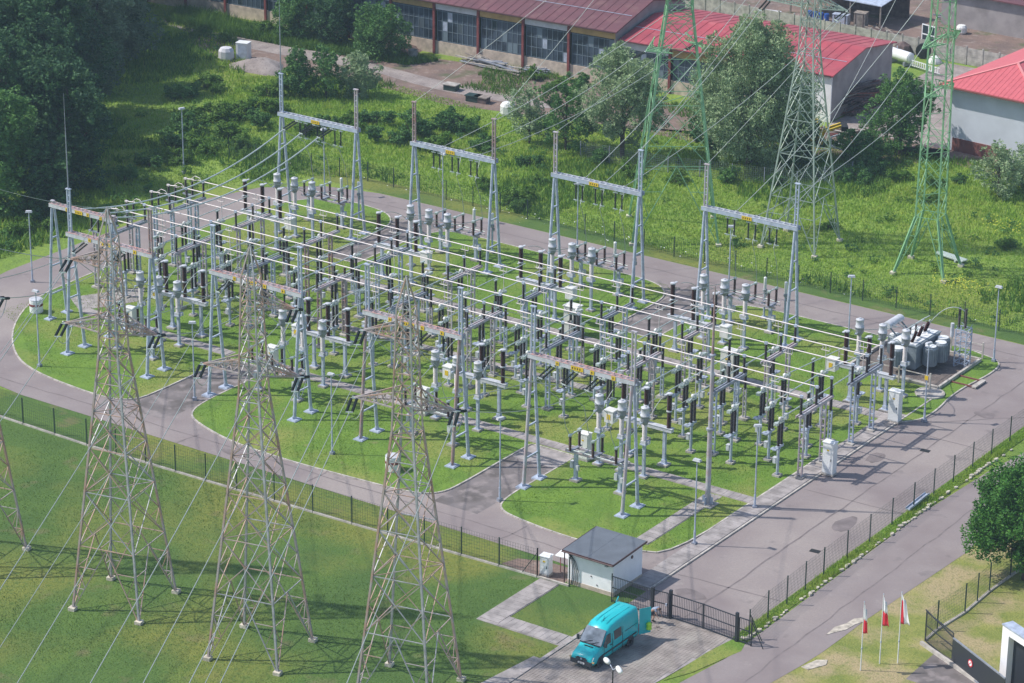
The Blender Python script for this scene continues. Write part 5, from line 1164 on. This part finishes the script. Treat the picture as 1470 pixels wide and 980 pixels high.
for i in range(2):
    for j in range(2):
        o = part('pane', MB().box((.55+i*1.0, 0, .6+j*1.15), (.84, .03, .98)), 'glass', t)
part('frame', MB().box((.05, 0, 1.17), (.12, .1, 2.35)).box((1.05, 0, 1.17), (.12, .1, 2.35)).box((2.05, 0, 1.17), (.12, .1, 2.35)).box((1.05, .001, .06), (2.1, .1, .12)).box((1.05, .001, 1.17), (2.1, .1, .12)).box((1.05, .001, 2.3), (2.1, .1, .12)), 'white', t)
# tanker drum and white rack between gable and wall
t = thing('gas_tank', 'white horizontal cylinder tank behind the red roofed hall', 'tank', (15.17, 122.38)+(.1,), R(-18))
part('shell', MB().cyl((-1.6, 0, 1.0), (1.6, 0, 1.0), .62, n=20).cyl((-1.75, 0, 1.0), (-1.6, 0, 1.0), .45, .62, n=20).cyl((1.6, 0, 1.0), (1.75, 0, 1.0), .62, .45, n=20), 'white', t)
for x in (-1.1, 1.1): part('cradle', MB().box((x, 0, .22), (.3, 1.1, .44)), 'galvd', t)
part('valve', MB().cyl((-.6, 0, 1.6), (-.6, 0, 1.95), .05, n=8), 'galv', t)
t = thing('white_rack', 'long low white slatted rack beside the white tank', 'rack', (16.74, 121.75)+(.1,), R(-16))
for z in (.25, .85): part('rail', MB().box((2.3, 0, z), (4.6, .08, .08)), 'white', t)
me = MB().box((0, 0, .55), (.12, .06, .66)).mesh('slat', 'white')
for i in range(14): part('slat', me, t, (.2+i*.32, -.04, 0))
for (x, y, s_, m_, l) in ((*(13.22, 126.75), 1.1, 'scrap', 'dark tarpaulin-covered heap against the panel wall'), (*(16.21, 126.03), .9, 'black', 'round black machine wheel leaning by the panel wall'), (*(18.12, 125.27), .7, 'cream', 'small white drum at the end of the white rack')):
    mb = MB(); 
    if m_ == 'black': mb.cyl((0, -.2, .9), (0, .2, .9), .9, n=18); mb.cyl((0, -.25, .9), (0, .25, .9), .3, n=12)
    else: mb.lathe([(s_*1.2, 0), (s_*1.1, s_*.4), (s_*.8, s_*.9), (s_*.2, s_*1.2)], n=9, sm=False)
    single('machine_part' if m_ != 'scrap' else 'covered_heap', mb, m_, l, 'scrap', (x, y, .03), .4)
def heap(name, label, x, y, n, L, h, w, rz, ms, spread=1.0, cat='pile'):
    t = thing(name, label, cat, (x, y, .03), rz)
    for i in range(n):
        l = L*random.uniform(.5, 1); zz = h*random.random()**1.3; k = 1-zz/h*.7
        o = part('plank', MB().box((0, 0, 0), (l, random.uniform(.1, .35), random.uniform(.04, .14))), random.choice(ms), t, (random.uniform(-.25, .25)*L, random.uniform(-.5, .5)*w*k, zz+.08), random.uniform(-.35, .35)*spread)
        o.rotation_euler.y = random.uniform(-.12, .12)
    return t
heap('timber_pile', 'big dark pile of scrap timber against the grey gable wall', *(19.63, 104.21), 150, 6.8, 2.5, 3.6, R(78), ['scrap', 'scrap', 'wood', 'brickred', 'scrap'], 1)
heap('plank_pile', 'long flat stack of grey planks in front of the derelict hall', *(-21.71, 93.41), 34, 7.5, .7, 2.2, R(-6), ['wood', 'galvd', 'wood', 'concrete'], .25)
heap('plank_pile', 'loose metal sheets lying by the hall plinth', *(-16.61, 95.06), 16, 3.2, .5, 2.2, R(10), ['galv', 'galvd', 'concrete'], 1)
heap('beam_pile', 'red beams and a long pale beam beside the yellow machine', *(23.27, 94.91), 14, 5.5, .4, 2.4, R(20), ['brickred', 'brickred', 'concrete'], .5)
heap('pipe_pile', 'dark pipes stacked on the grass behind the panel wall', *(13.49, 144.52), 22, 8, .6, 2.6, R(32), ['galvd', 'scrap', 'galvd'], .3)
heap('pipe_pile', 'small stack of grey pipes at the upper right corner', *(18.03, 143.16), 12, 5, .4, 1.6, R(30), ['galvd', 'galv'], .3)
heap('plank_pile', 'rubbish heap with brown boards at the far upper right', *(15.30, 150.68), 30, 4, 1.3, 3, R(10), ['brickred', 'scrap', 'wood'], 1.4)
heap('plank_pile', 'loose pale boards in the yard beside the leaning window frame', *(7.36, 132.95), 14, 5, .3, 2.6, R(-20), ['wood', 'scrap'], 1.2)
for (q, m_, l, s_) in (((-47.90, 78.02), 'whitepanel', 'white wrapped bundle beside the sand heap', 1.0), ((-9.67, 79.46), 'cream', 'white wrapped bale in the bushes behind the second gantry', .95), ((14.85, 138.48), 'cream', 'white sack on the grass of the far yard', .7)):
    mb = MB().lathe([(s_*.75, 0), (s_*.92, s_*.3), (s_*.9, s_*1.1), (s_*.65, s_*1.45), (s_*.1, s_*1.55)], n=10)
    o = single('bale', mb, m_, l, 'bale', (q[0], q[1], .03), .3)
t = thing('storage_box', 'white upright container standing beside the track at the upper left', 'container', (*(-46.67, 79.65), .03), R(14))
part('body', MB().box((0, 0, .95), (1.4, 1.1, 1.9)), 'white', t); part('door', MB().box((.1, -.57, .95), (1.1, .04, 1.6)), 'galv', t); part('lid', MB().box((0, 0, 1.93), (1.5, 1.2, .06)), 'white', t)
mb = MB(); NR = 22
def moundmesh(rx, ry, h_, seed):
    r_ = random.Random(seed); V = []; F = []
    for a in range(7):
        for b in range(NR):
            t_ = 2*PI*b/NR; rr_ = (1-a/6.6)*(1+.16*math.sin(3*t_+seed)+.08*r_.uniform(-1, 1)); V.append((rx*rr_*math.cos(t_), ry*rr_*math.sin(t_), h_*(1-(1-a/6.0)**1.7)*(1+.1*r_.uniform(-1, 1)) if a else -.02))
    for a in range(6):
        for b in range(NR): F.append((a*NR+b, a*NR+(b+1) % NR, (a+1)*NR+(b+1) % NR, (a+1)*NR+b))
    F.append(tuple(6*NR+b for b in range(NR))); return MB().add(V, F, True)
single('sand_heap', moundmesh(3.4, 2.6, 1.0, 3), 'gravel', 'pale sand heap beside the track at the upper left', 'sand heap', (*(-42.82, 77.85), .02))
single('earth_heap', moundmesh(2.4, 2.0, .8, 5), 'dirt', 'small reddish earth heap in front of the dark tree by the hall', 'earth heap', (*(-34.34, 93.11), .02))
t = thing('concrete_ring', 'grey concrete well ring beside the hall corner', 'well ring', (*(-31.25, 91.38), .03)); part('ring', MB().lathe([(.55, 0), (.55, .95), (.45, .95), (.45, 0)], n=18), 'concrete', t)
for (q, m1, m2, l) in (((-20.13, 83.54), 'concrete', 'fence', 'low green and cream box on the track edge'), ((-14.61, 81.63), 'wood', 'scrap', 'small dark table-like box in the weeds by the track'), ((-15.66, 81.52), 'fence', 'fence', 'dark green crate in the weeds beside the track')):
    t = thing('utility_box', l, 'box', (*q, .03), R(5)); part('body', MB().box((0, 0, .3), (1.5, 1.0, .6)), m2, t); part('lid', MB().box((0, 0, .66), (1.7, 1.2, .1)), m1, t)
# yellow loader half hidden behind the grey pylon
t = thing('loader', 'yellow and black front loader with raised arm, behind the grey-green pylon', 'loader', (*(22.09, 89.52), .03), R(35))
part('body', MB().box((0, 0, 1.0), (2.4, 1.3, .8)).box((-1.0, 0, 1.35), (1.0, 1.2, .7)), 'yellow', t)
part('cab', MB().box((.1, 0, 1.95), (1.1, 1.2, 1.2)), 'glass', t); part('cab_roof', MB().box((.1, 0, 2.6), (1.25, 1.35, .1)), 'yellow', t)
part('arm', MB().bar((.8, .45, 1.4), (3.0, .45, 2.2), .2, .25).bar((.8, -.45, 1.4), (3.0, -.45, 2.2), .2, .25), 'yellow', t)
part('bucket', MB().box((3.3, 0, 2.0), (.7, 1.8, .5)), 'black', t)
for x in (-.9, .9):
    for y in (-.75, .75): w_ = part('wheel', MB().cyl((x, y-.15, .5), (x, y+.15, .5), .5, n=16), 'rubber', t); part('rim', MB().cyl((x, y-.16, .5), (x, y+.16, .5), .22, n=10), 'yellow', w_)
t = thing('trailer_frame', 'white tubular trailer frame standing in the weeds by the loader', 'trailer', (*(25.32, 87.74), .03), R(-12))
part('frame', MB().bar((0, 0, .9), (3.2, 0, .9), .14).bar((0, 1.4, .9), (3.2, 1.4, .9), .14).bar((0, 0, .9), (0, 1.4, .9), .12).bar((1.6, 0, .9), (1.6, 1.4, .9), .1).bar((3.2, 0, .9), (3.2, 1.4, .9), .12).bar((0, 0, .9), (0, 0, 1.9), .12).bar((0, 1.4, .9), (0, 1.4, 1.9), .12).bar((0, 0, 1.9), (0, 1.4, 1.9), .12), 'white', t)
for y in (-.1, 1.5): part('wheel', MB().cyl((2.0, y-.1, .4), (2.0, y+.1, .4), .4, n=14), 'rubber', t)
# small things in the meadow
single('rail_stack', MB().box((0, 0, .25), (3.2, .9, .1)).box((-.8, 0, .1), (.2, 1.0, .2)).box((.8, 0, .1), (.2, 1.0, .2)).box((0, .2, .36), (3.4, .12, .1)).box((0, -.2, .36), (3.3, .12, .1)), 'alut', 'stack of pale rails in the grass at the foot of the green pylon', 'rails', (*(50.16, 66.28), .02), R(-14))
single('gutter_section', MB().box((0, 0, .25), (.35, 3.4, .08)).box((-.17, 0, .33), (.04, 3.4, .14)).box((.17, 0, .33), (.04, 3.4, .14)), 'galv', 'long pale blue metal trough lying by the fence of the drive', 'trough', (73.3, 14.9, .05), R(2))

# ================================================================== VEGETATION
def npmesh(name, V, k, m):
    n = len(V)//k; me = bpy.data.meshes.new(name); me.vertices.add(len(V)); me.vertices.foreach_set('co', V.astype(np.float32).ravel())
    me.loops.add(n*k); me.loops.foreach_set('vertex_index', np.arange(n*k, dtype=np.int32)); me.polygons.add(n)
    me.polygons.foreach_set('loop_start', np.arange(0, n*k, k, dtype=np.int32)); me.polygons.foreach_set('loop_total', np.full(n, k, dtype=np.int32))
    me.materials.append(M[m]); me.update(calc_edges=True); return me
def leaves(centers, radii, n_per_m2, size, seed, droop=0.0):
    rg = np.random.default_rng(seed); out = []
    for c, r in zip(centers, radii):
        r = np.array(r if hasattr(r, '__len__') else (r, r, r), float); n = int(4*PI*(r.prod()**(2/3))*n_per_m2)
        d = rg.normal(size=(n, 3)); d /= np.linalg.norm(d, axis=1)[:, None]; rad_ = rg.uniform(.25, 1, n)**.45*(1+.10*rg.normal(size=n))
        # twig clumps: pull leaves towards random clump directions
        nc = max(10, n//45); cd = rg.normal(size=(nc, 3)); cd /= np.linalg.norm(cd, axis=1)[:, None]; cr = rg.uniform(.55, 1.22, nc)
        ci = rg.integers(0, nc, n); w = rg.uniform(.55, .92, n)[:, None]
        p = (d*rad_[:, None])*(1-w)+(cd[ci]*cr[ci][:, None])*w
        p = p*r+np.array(c)
        a = rg.normal(size=(n, 3)); b = rg.normal(size=(n, 3)); a[:, 2] *= .6
        if droop: a[:, 2] -= droop*1.5
        a /= np.linalg.norm(a, axis=1)[:, None]; b -= (b*a).sum(1)[:, None]*a; b /= np.linalg.norm(b, axis=1)[:, None]
        s = size*rg.uniform(.6, 1.4, n)[:, None]; wv = .42
        q = np.stack([p-a*s*.5, p+b*s*wv*.5, p+a*s*.5, p-b*s*wv*.5], 1).reshape(-1, 3); out.append(q)
    return np.concatenate(out)
TREEME = {}
def tree(name, label, x, y, h, w, m, seed, cat='tree', group=None, size=.34, dens=26, trunk=.25, cb=.12, droop=0, lobes=16, tall=1.0, proto=None, cut=0):
    rg = random.Random(seed)
    t = thing(name, label, cat, (x, y, 0), 0, group)
    C_, R_ = [], []
    zb = h*cb
    for i in range(lobes):
        u = (i+.5)/lobes; z = zb+(h-zb)*(.08+.84*u); prof_ = math.sqrt(max(0, 1-(2*(.06+.86*u)-.92)**2))*.95+.08
        a = i*2.4+rg.uniform(-.5, .5); rr_ = w*prof_*rg.uniform(.30, .72)*(.35 if i == lobes-1 else 1)
        C_.append((rr_*math.cos(a), rr_*math.sin(a), z)); s_ = w*rg.uniform(.26, .46)*(.75+.35*prof_); R_.append((s_, s_, s_*rg.uniform(.75, 1.15)*tall))
    C_.append((0, 0, zb+(h-zb)*.5)); R_.append((w*.5, w*.5, (h-zb)*.42))
    part('crown', npmesh('crown', leaves(C_, R_, dens, size, seed, droop), 4, m), t)
    mb = MB(); tr_ = max(.06, h*.022); mb.cyl((0, 0, -.1), (0, 0, h*.35), tr_, tr_*.75, n=9); mb.cyl((0, 0, h*.35), (0, 0, h*.75), tr_*.75, tr_*.3, n=8)
    tk = part('trunk', mb, 'bark', t); lm = MB()
    for i in range(0, len(C_)-1, 2):
        c_ = C_[i]; lm.cyl((0, 0, max(h*.12, c_[2]*.55)), (c_[0]*.8, c_[1]*.8, c_[2]), tr_*.4, tr_*.12, n=6, caps=False)
    part('limbs', lm, 'bark', tk)
    return t
FT = [(-31, 23.5, 13, 5.2), (-30.5, 33.5, 13.5, 5.4), (-37, 31, 16, 6), (-39.5, 40, 15, 5.6), (-44, 39, 17, 6.5), (-46.5, 49, 15, 5.6), (-51, 48, 18, 7), (-51.5, 60, 14.5, 5.2), (-57, 57, 18, 7), (-57, 69, 14, 5.2), (-63, 66, 18, 7), (-63, 77, 14, 5.6), (-71, 76, 17, 6.8), (-72, 86, 14, 6), (-80, 84, 17, 7), (-26.5, 26, 8, 3.2)]
for i, (x, y, h, w) in enumerate(FT):
    gy = i in (7, 9)
    tree('leafy_tree', ('grey-leaved willow at the right edge of the dark wood, %s' % ('nearer one' if i == 7 else 'farther one')) if gy else 'dark green wood tree at upper left, %s counted uphill from the road bend' % (['first','second','third','fourth','fifth','sixth','seventh','eighth','ninth','tenth','eleventh','twelfth','thirteenth','fourteenth','fifteenth','sixteenth','seventeenth'][i]), x, y, h, w, 'leafg' if gy else ('leafd' if i != 0 else 'leafm'), 100+i, group='dark trees in the wood at upper left' if not gy else None, size=.42, dens=19, trunk=.3, cb=.04, lobes=18)
for i, (q, h, w, m, l, kw) in enumerate([
    ((8.27, 74.37), 12.5, 4.6, 'leafw', 'tall grey-green willow left of the large green pylon', dict(droop=.5, dens=34)),
    ((2.25, 72.89), 7.5, 3.4, 'leafm', 'dark green tree left of the tall grey-green willow', {}),
    ((-2.15, 72.64), 6.5, 3.0, 'leafw', 'thin greyish young tree behind the white bale', dict(dens=14)),
    ((20.40, 79.50), 16.0, 6.2, 'leafw', 'biggest grey-green willow in front of the red roof', dict(droop=.6, lobes=26, dens=32)),
    ((14.42, 81.81), 7.5, 3.4, 'leafm', 'dark shrubby tree behind the green pylon legs', {}),
    ((24.38, 81.85), 8.0, 3.8, 'leafd', 'dark round tree between the willow and the loader', {}),
    ((31.17, 92.03), 9.2, 4.3, 'leafm', 'bushy green tree between the timber pile and the white building', {}),
    ((29.59, 87.10), 3.6, 3.4, 'leafm', 'low dark bush right of the white trailer frame', dict(cb=0)),
    ((45.53, 85.42), 5.6, 3.2, 'leafw', 'small spreading apple tree before the white building', dict(dens=13)),
    ((46.19, 89.43), 4.6, 2.6, 'leafw', 'second small fruit tree cut by the right edge', dict(dens=13)),
    ((-34.33, 89.11), 6.0, 4.2, 'leafm', 'round dark green bush tree before the hall at upper left', dict(cb=.02)),
    ((-42.47, 90.82), 7.5, 3.8, 'leafd', 'dark tree covering the hall facade at the upper left', dict(cb=.02)),
    ((-42.94, 95.01), 8.5, 3.4, 'leafd', 'tall dark tree right beside the hall wall', dict(cb=.02)),
    ((-47.50, 90.87), 5.0, 4.0, 'leafm', 'wide green bush along the hall wall', dict(cb=.0)),
    ((-32.14, 71.70), 5.5, 3.0, 'leafm', 'green shrub left of the pair before the track', dict(cb=.0)),
    ((-29.48, 73.00), 6.2, 2.6, 'leafm', 'taller shrub between track and gantry masts', dict(cb=.0)),
    ((-26.91, 75.55), 5.0, 2.8, 'leafw', 'olive shrub beside the bend of the track', dict(cb=.0)),
    ((-58.99, 94.88), 5, .9, 'leafm', 'narrow ivy-green tree against the green fence at top left', dict(cb=0))]):
    tree('leafy_tree', l, q[0], q[1], h, w, m, 300+i, **{**dict(size=.30, dens=24, cb=.08), **kw})
tree('maple_tree', 'dense bright green tree cut by the right edge beside the access road', *(85.53, 7.90), 9.0, 4.25, 'leafb', 501, size=.26, dens=62, cb=.14, lobes=26)
# bushes: each its own thing
BU = []
rgb = random.Random(4)
BUW = [(-13.9, 64.02, 2.4, 0), (-13.59, 67.26, 2.6, 0), (-12.08, 71.42, 2.5, 0), (-9.87, 71.51, 2.2, 0), (-8.96, 64.67, 2.2, 1), (-4.29, 68.09, 1.8, 0), (8.4, 54.29, 1.9, 1), (8.36, 56.38, 1.5, 1), (-19.1, 68.44, 2.2, 0), (-19.53, 65.96, 1.8, 1), (-22.97, 64.98, 1.9, 0), (-23.21, 61.72, 2.0, 1), (2.26, 66.22, 1.4, 0), (6.47, 62.57, 1.2, 1), (2.42, 57.41, 1.3, 1), (31.98, 81.23, 1.9, 0), (29.55, 80.56, 1.8, 1), (32.17, 85.29, 1.7, 0), (27.22, 79.7, 1.6, 0), (34.68, 84.32, 1.4, 1), (37.02, 51.32, 1.3, 0), (29.01, 47.81, 1.1, 1), (38.76, 50.99, 1.2, 0), (52.6, 72.16, 1.3, 1), (40.51, 79.88, 1.2, 1), (36.79, 66.82, 1.2, 1), (7.25, 71.59, 1.8, 0), (12.09, 70.02, 1.6, 1), (17.22, 70.44, 1.5, 1), (21.76, 73.75, 1.7, 0), (25.5, 75.66, 1.6, 0), (-33.92, 58.49, 2.6, 1), (-32.86, 62.42, 2.4, 1), (-33.57, 54.12, 2.3, 0), (-28.15, 55.06, 2.2, 1), (-28.16, 50.59, 2.2, 1), (-28.94, 60.6, 2.2, 0), (-31.85, 49.37, 2.0, 0), (-24.67, 53.15, 1.8, 1), (-27.12, 45.56, 1.8, 1), (-28.64, 43.01, 1.8, 0), (-27.32, 37.84, 1.7, 0), (-26.22, 24.61, 1.7, 0), (-25.27, 20.27, 1.8, 1), (-27.01, 27.9, 1.6, 0), (-29.47, 26.11, 1.6, 1), (-23.3, 22.96, 1.3, 1), (-28.92, 34.48, 1.6, 0), (-30.35, 65.86, 2.1, 1), (-34.58, 69.25, 2.0, 1), (-41.53, 67.45, 2.3, 1), (-42.24, 63.61, 2.3, 0), (-52.52, 84.15, 1.5, 1), (-60.49, 89.79, 1.6, 1), (-51.18, 88.92, 1.8, 1), (-56.7, 84.08, 1.4, 1), (-46.64, 88.49, 2.0, 0), (-10.53, 90.27, 1.6, 1), (-9.1, 93.01, 1.6, 0), (-15.18, 92.97, 1.4, 1), (39.13, 84.81, 1.2, 1), (40.51, 87.47, 1.0, 0)]
protos = {}
for m_ in ('leafm', 'bladed'):
    for v in range(4):
        sd_ = 700+v+10*(m_ == 'leafm'); C_ = [(rgb.uniform(-.6, .6), rgb.uniform(-.6, .6), rgb.uniform(.25, .75)) for _ in range(6)]; R_ = [(.5, .5, .42)]*6
        protos[(m_, v)] = (npmesh('foliage', leaves(C_, R_, 190, .14, sd_), 4, m_), MB().cyl((0, 0, 0), (.1, 0, .6), .03, .015, n=6).cyl((0, 0, 0), (-.15, .1, .55), .025, .012, n=6).cyl((0, 0, 0), (0, -.15, .5), .025, .012, n=6).mesh('stem', 'bark'))
LM = [('the bright green pylon', 49.7, 62.2), ('the large green pylon', 24.9, 57.6), ('the grey-green pylon', 36.6, 61.6), ('the second far gantry', 12.8, 38.5), ('the leftmost far gantry', -3, 38.5), ('the sand heap', -43, 77), ('the white bale', -9.9, 79), ('the lamp post far left', -24.5, 43.5), ('the lamp post outside the road bend', -14.8, 11.3), ('the loader', 17, 92), ('the white-walled building', 40, 94), ('the hall at the back', -45, 92), ('the tall willow', 6, 77)]
_seen = {}
def place_words(x, y):
    n_, lx, ly = min(LM, key=lambda q: (q[1]-x)**2+(q[2]-y)**2); dx, dy = x-lx, y-ly
    right = dx*.82+dy*.57; back = -dx*.57+dy*.82
    w = ('behind' if back > 0 else 'in front of') if abs(back) > abs(right)*1.3 else (('right of' if right > 0 else 'left of'))
    return w+' '+n_
def where(x, y):
    if x < -22: return 'on the slope at the left below the dark wood'
    if y > 80: return 'near the track and hall at the back'
    if x > 26: return 'at the back of the right-hand meadow'
    return 'in the wild meadow behind the ring road'
for i, (x, y, s_, m_) in enumerate(BUW):
    if x > -19.5 and y < 53.4: continue
    lb = ('bright leafy bush ' if m_ else 'dark green bush ')+place_words(x, y); _seen[lb] = _seen.get(lb, 0)+1
    if _seen[lb] > 1: lb += ', '+['', 'a bit farther off', 'third one out', 'fourth one out', 'fifth one out', 'sixth one out', 'seventh one out'][min(6, _seen[lb]-1)]
    t = thing('bush', lb, 'bush', (x, y, -.05), rgb.uniform(0, 6), ('bright bushes ' if m_ else 'dark bushes ')+where(x, y))
    f_, st = protos[('bladed' if m_ else 'leafm', i % 4)]
    part('foliage', f_, t); part('stem', st, t); t.scale = (s_, s_, s_*rgb.uniform(.75, 1.0))

def inpoly(P, poly):
    x, y = P[:, 0], P[:, 1]; c = np.zeros(len(P), bool); n = len(poly)
    for i in range(n):
        x1, y1 = poly[i]; x2, y2 = poly[(i+1) % n]
        if y1 == y2: continue
        k = ((y1 > y) != (y2 > y)) & (x < (x2-x1)*(y-y1)/(y2-y1)+x1); c ^= k
    return c
def fbm(P, s, seed):
    rg = np.random.default_rng(seed); v = np.zeros(len(P))
    for o in range(7):
        k = s*1.6**o; a = rg.uniform(0, 2*PI); v += np.sin(P[:, 0]*k*math.cos(a)+P[:, 1]*k*math.sin(a)+rg.uniform(0, 6))*.6**o
    return v
def blades(name, label, cat, poly, n, h, w, m, seed, clump=.25, thr=None, z=0.0, holes=(), lean=.35):
    rg = np.random.default_rng(seed); A = np.array(poly); lo, hi = A.min(0), A.max(0); P = rg.uniform(lo, hi, (int(n*1.0), 2)); P = P[inpoly(P, poly)]
    for hp in holes: P = P[~inpoly(P, hp)]
    f = fbm(P, clump, seed)
    if thr is not None: P = P[f > thr]; f = f[f > thr]
    k = len(P); hh = h*rg.uniform(.4, 1.2, k)*(1+.35*np.clip(f, -1.2, 1.6)); a = rg.uniform(0, 2*PI, k); ww = w*rg.uniform(.6, 1.3, k)
    b = np.stack([P[:, 0], P[:, 1], np.full(k, z)], 1); d = np.stack([np.cos(a), np.sin(a), np.zeros(k)], 1)*ww[:, None]
    tip = b+np.stack([rg.normal(size=k)*lean*hh, rg.normal(size=k)*lean*hh, hh], 1)
    V = np.stack([b-d, b+d, tip], 1).reshape(-1, 3); me = npmesh(name, V, 3, m)
    o = obj(name, me); tag(o, label, cat, None, 'stuff'); return o
mead = [(-24, 53.2), (-8, 53.4), (11.6, 53.0), (28.8, 52.2), (48.7, 52.3), (100, 53.5), (100, 90), (46, 96), (34, 93.5), (29, 93), (20, 92), (12, 88), (4, 82), (-6, 78), (-18, 80.5), (-30, 82), (-42, 74), (-36, 62), (-28, 54)]
blades('meadow_grass', 'tall bright green grass of the wild meadow behind the ring road', 'grass', mead, 230000, .30, .05, 'blade', 21, .12)
blades('meadow_herbs', 'dark leafy herbs growing in clumps in the wild meadow', 'weeds', mead, 90000, .50, .085, 'bladed', 22, .16, .75)
slope = [(-27, 18), (-21.5, 12), (-20.2, 30), (-19.2, 41), (-13, 50.8), (-8, 53), (-28, 56), (-42, 74), (-48, 82), (-66, 92), (-90, 90), (-60, 60), (-36, 30)]
blades('slope_grass', 'tall green grass on the slope at the left of the ring road', 'grass', slope, 130000, .42, .06, 'blade', 23, .15)
blades('slope_herbs', 'dark rank weeds under the wood at the upper left', 'weeds', slope, 70000, .65, .09, 'bladed', 24, .2, .45)
def clumps(name, label, poly, n, seed, m, r0=.35, r1=.95, thr=.2):
    rg = np.random.default_rng(seed); A = np.array(poly); lo, hi = A.min(0), A.max(0); P = rg.uniform(lo, hi, (n, 2)); P = P[inpoly(P, poly)]; P = P[fbm(P, .13, seed) > thr]
    r = rg.uniform(r0, r1, len(P)); C_ = [(x, y, q*.45) for (x, y), q in zip(P, r)]; R_ = [(q, q, q*.7) for q in r]
    o = obj(name, npmesh(name, leaves(C_, R_, 26, .22, seed), 4, m)); tag(o, label, 'weeds', None, 'stuff')
clumps('herb_clumps', 'low rounded clumps of dark herbs in the wild meadow', mead, 300, 31, 'leafm', .3, .8)
clumps('nettle_clumps', 'pale bushy nettles and young willows in the wild meadow', mead, 320, 32, 'bladed', .3, .8, .0)
clumps('slope_clumps', 'rounded clumps of undergrowth on the slope at the left', slope, 700, 33, 'leafm', .4, 1.1, .1)
clumps('slope_nettles', 'bright nettle clumps on the slope at the left', slope, 500, 34, 'bladed', .4, 1.0, .0)
front = [(-64, 86), (-45, 86.5), (-30, 88.5), (-28, 92.0), (-50, 91.2), (-66, 91)]
blades('hall_weeds', 'green weeds between the track and the derelict hall at upper left', 'weeds', front, 26000, .9, .08, 'bladed', 25, .2)
blades('yard_weeds', 'scattered weeds on the reddish dirt yard', 'weeds', [(-30, 84), (0, 86), (18, 92), (16, 96), (-10, 97), (-30, 92)], 16000, .45, .06, 'bladed', 26, .3, .5)
blades('verge_grass', 'rough grass along the fence between drive and access road', 'grass', [(73.25, -11.5), (74.1, -11.5), (74.25, 24), (74.6, 58), (73.3, 58)], 20000, .22, .03, 'blade', 27, .5, None, .04)
blades('lawn_tufts', 'short grass of the lawn under the foreground pylons', 'grass', [(-6, -60), (64.2, -60), (64.2, -21), (57, -21), (57, -13.4), (-14, -13.9)], 150000, .10, .022, 'blade2', 28, .3, None, .01)
blades('island_grass', 'short bright grass blades between the switchgear', 'grass', [(-12, 4), (-8, 2.4), (0, -4), (11, -4.6), (11.3, 9), (17, 5), (17, -3.6), (29, -6), (42, -5.3), (42.4, 7), (48, 7), (48.2, -4), (60, -4), (62.5, -2.8), (62.6, 44), (-8, 45)], 190000, .085, .022, 'blade3', 29, .4, None, .1, holes=([(11.7, -6), (16.4, -6), (16.4, 7.4), (11.7, 7.4)], [(42.9, -6), (47.3, -6), (47.3, 7.4), (42.9, 7.4)], [(2.4, 32.3), (6.1, 32.3), (6.1, 46), (2.4, 46)], [(34, 32.3), (38.7, 32.3), (38.7, 46), (34, 46)], [(55.4, 36.4), (64, 36.4), (64, 44.4), (55.4, 44.4)], [(-7, 7.4), (64, 7.4), (64, 8.8), (-7, 8.8)], [(6, 28), (64, 28), (64, 29.4), (6, 29.4)]))
rgf = np.random.default_rng(5)
def flowers(name, label, cx, cy, rx, ry, n, m_, z):
    P = np.stack([cx+rx*rgf.normal(size=n), cy+ry*rgf.normal(size=n)], 1); a = rgf.uniform(0, 6.28, n); s_ = .07
    b = np.stack([P[:, 0], P[:, 1], z+rgf.uniform(-.15, .15, n)], 1); d = np.stack([np.cos(a), np.sin(a), a*0], 1)*s_; e = np.stack([-np.sin(a), np.cos(a), a*0+.3], 1)*s_
    o = obj(name, npmesh(name, np.stack([b-d, b-e, b+d, b+e], 1).reshape(-1, 3), 4, m_)); tag(o, label, 'flowers', None, 'stuff')
flowers('yellow_flowers', 'patch of yellow wildflowers below the foot of the green pylon', *(54.10, 59.88), 1.3, .9, 220, 'flowy', .5)
flowers('yellow_flowers', 'patch of yellow wildflowers right of the green pylon in the meadow', *(50.37, 76.73), 1.4, 1.4, 110, 'flowy', .5)
flowers('white_flowers', 'scattered white blossoms along the fence behind the ring road', 20, 52.4, 16, .8, 90, 'flagw', .3)
# ------------------------------------------------------------------ thin summer haze
hz = MB(); hz.box((-60, 60, 48.5), (700, 800, 99)); me = bpy.data.meshes.new('haze'); me.from_pydata(hz.v, [], hz.f)
hm = bpy.data.materials.new('haze'); hm.use_nodes = True; n_ = hm.node_tree.nodes; n_.remove(n_['Principled BSDF'])
pv = n_.new('ShaderNodeVolumePrincipled'); pv.inputs['Color'].default_value = (.62, .82, 1, 1); pv.inputs['Density'].default_value = .0002
hm.node_tree.links.new(pv.outputs[0], n_['Material Output'].inputs['Volume']); me.materials.append(hm)
o = obj('haze', me); o['kind'] = 'stuff'; o['label'] = 'thin bluish summer haze in the air over the whole place'; o['category'] = 'haze'
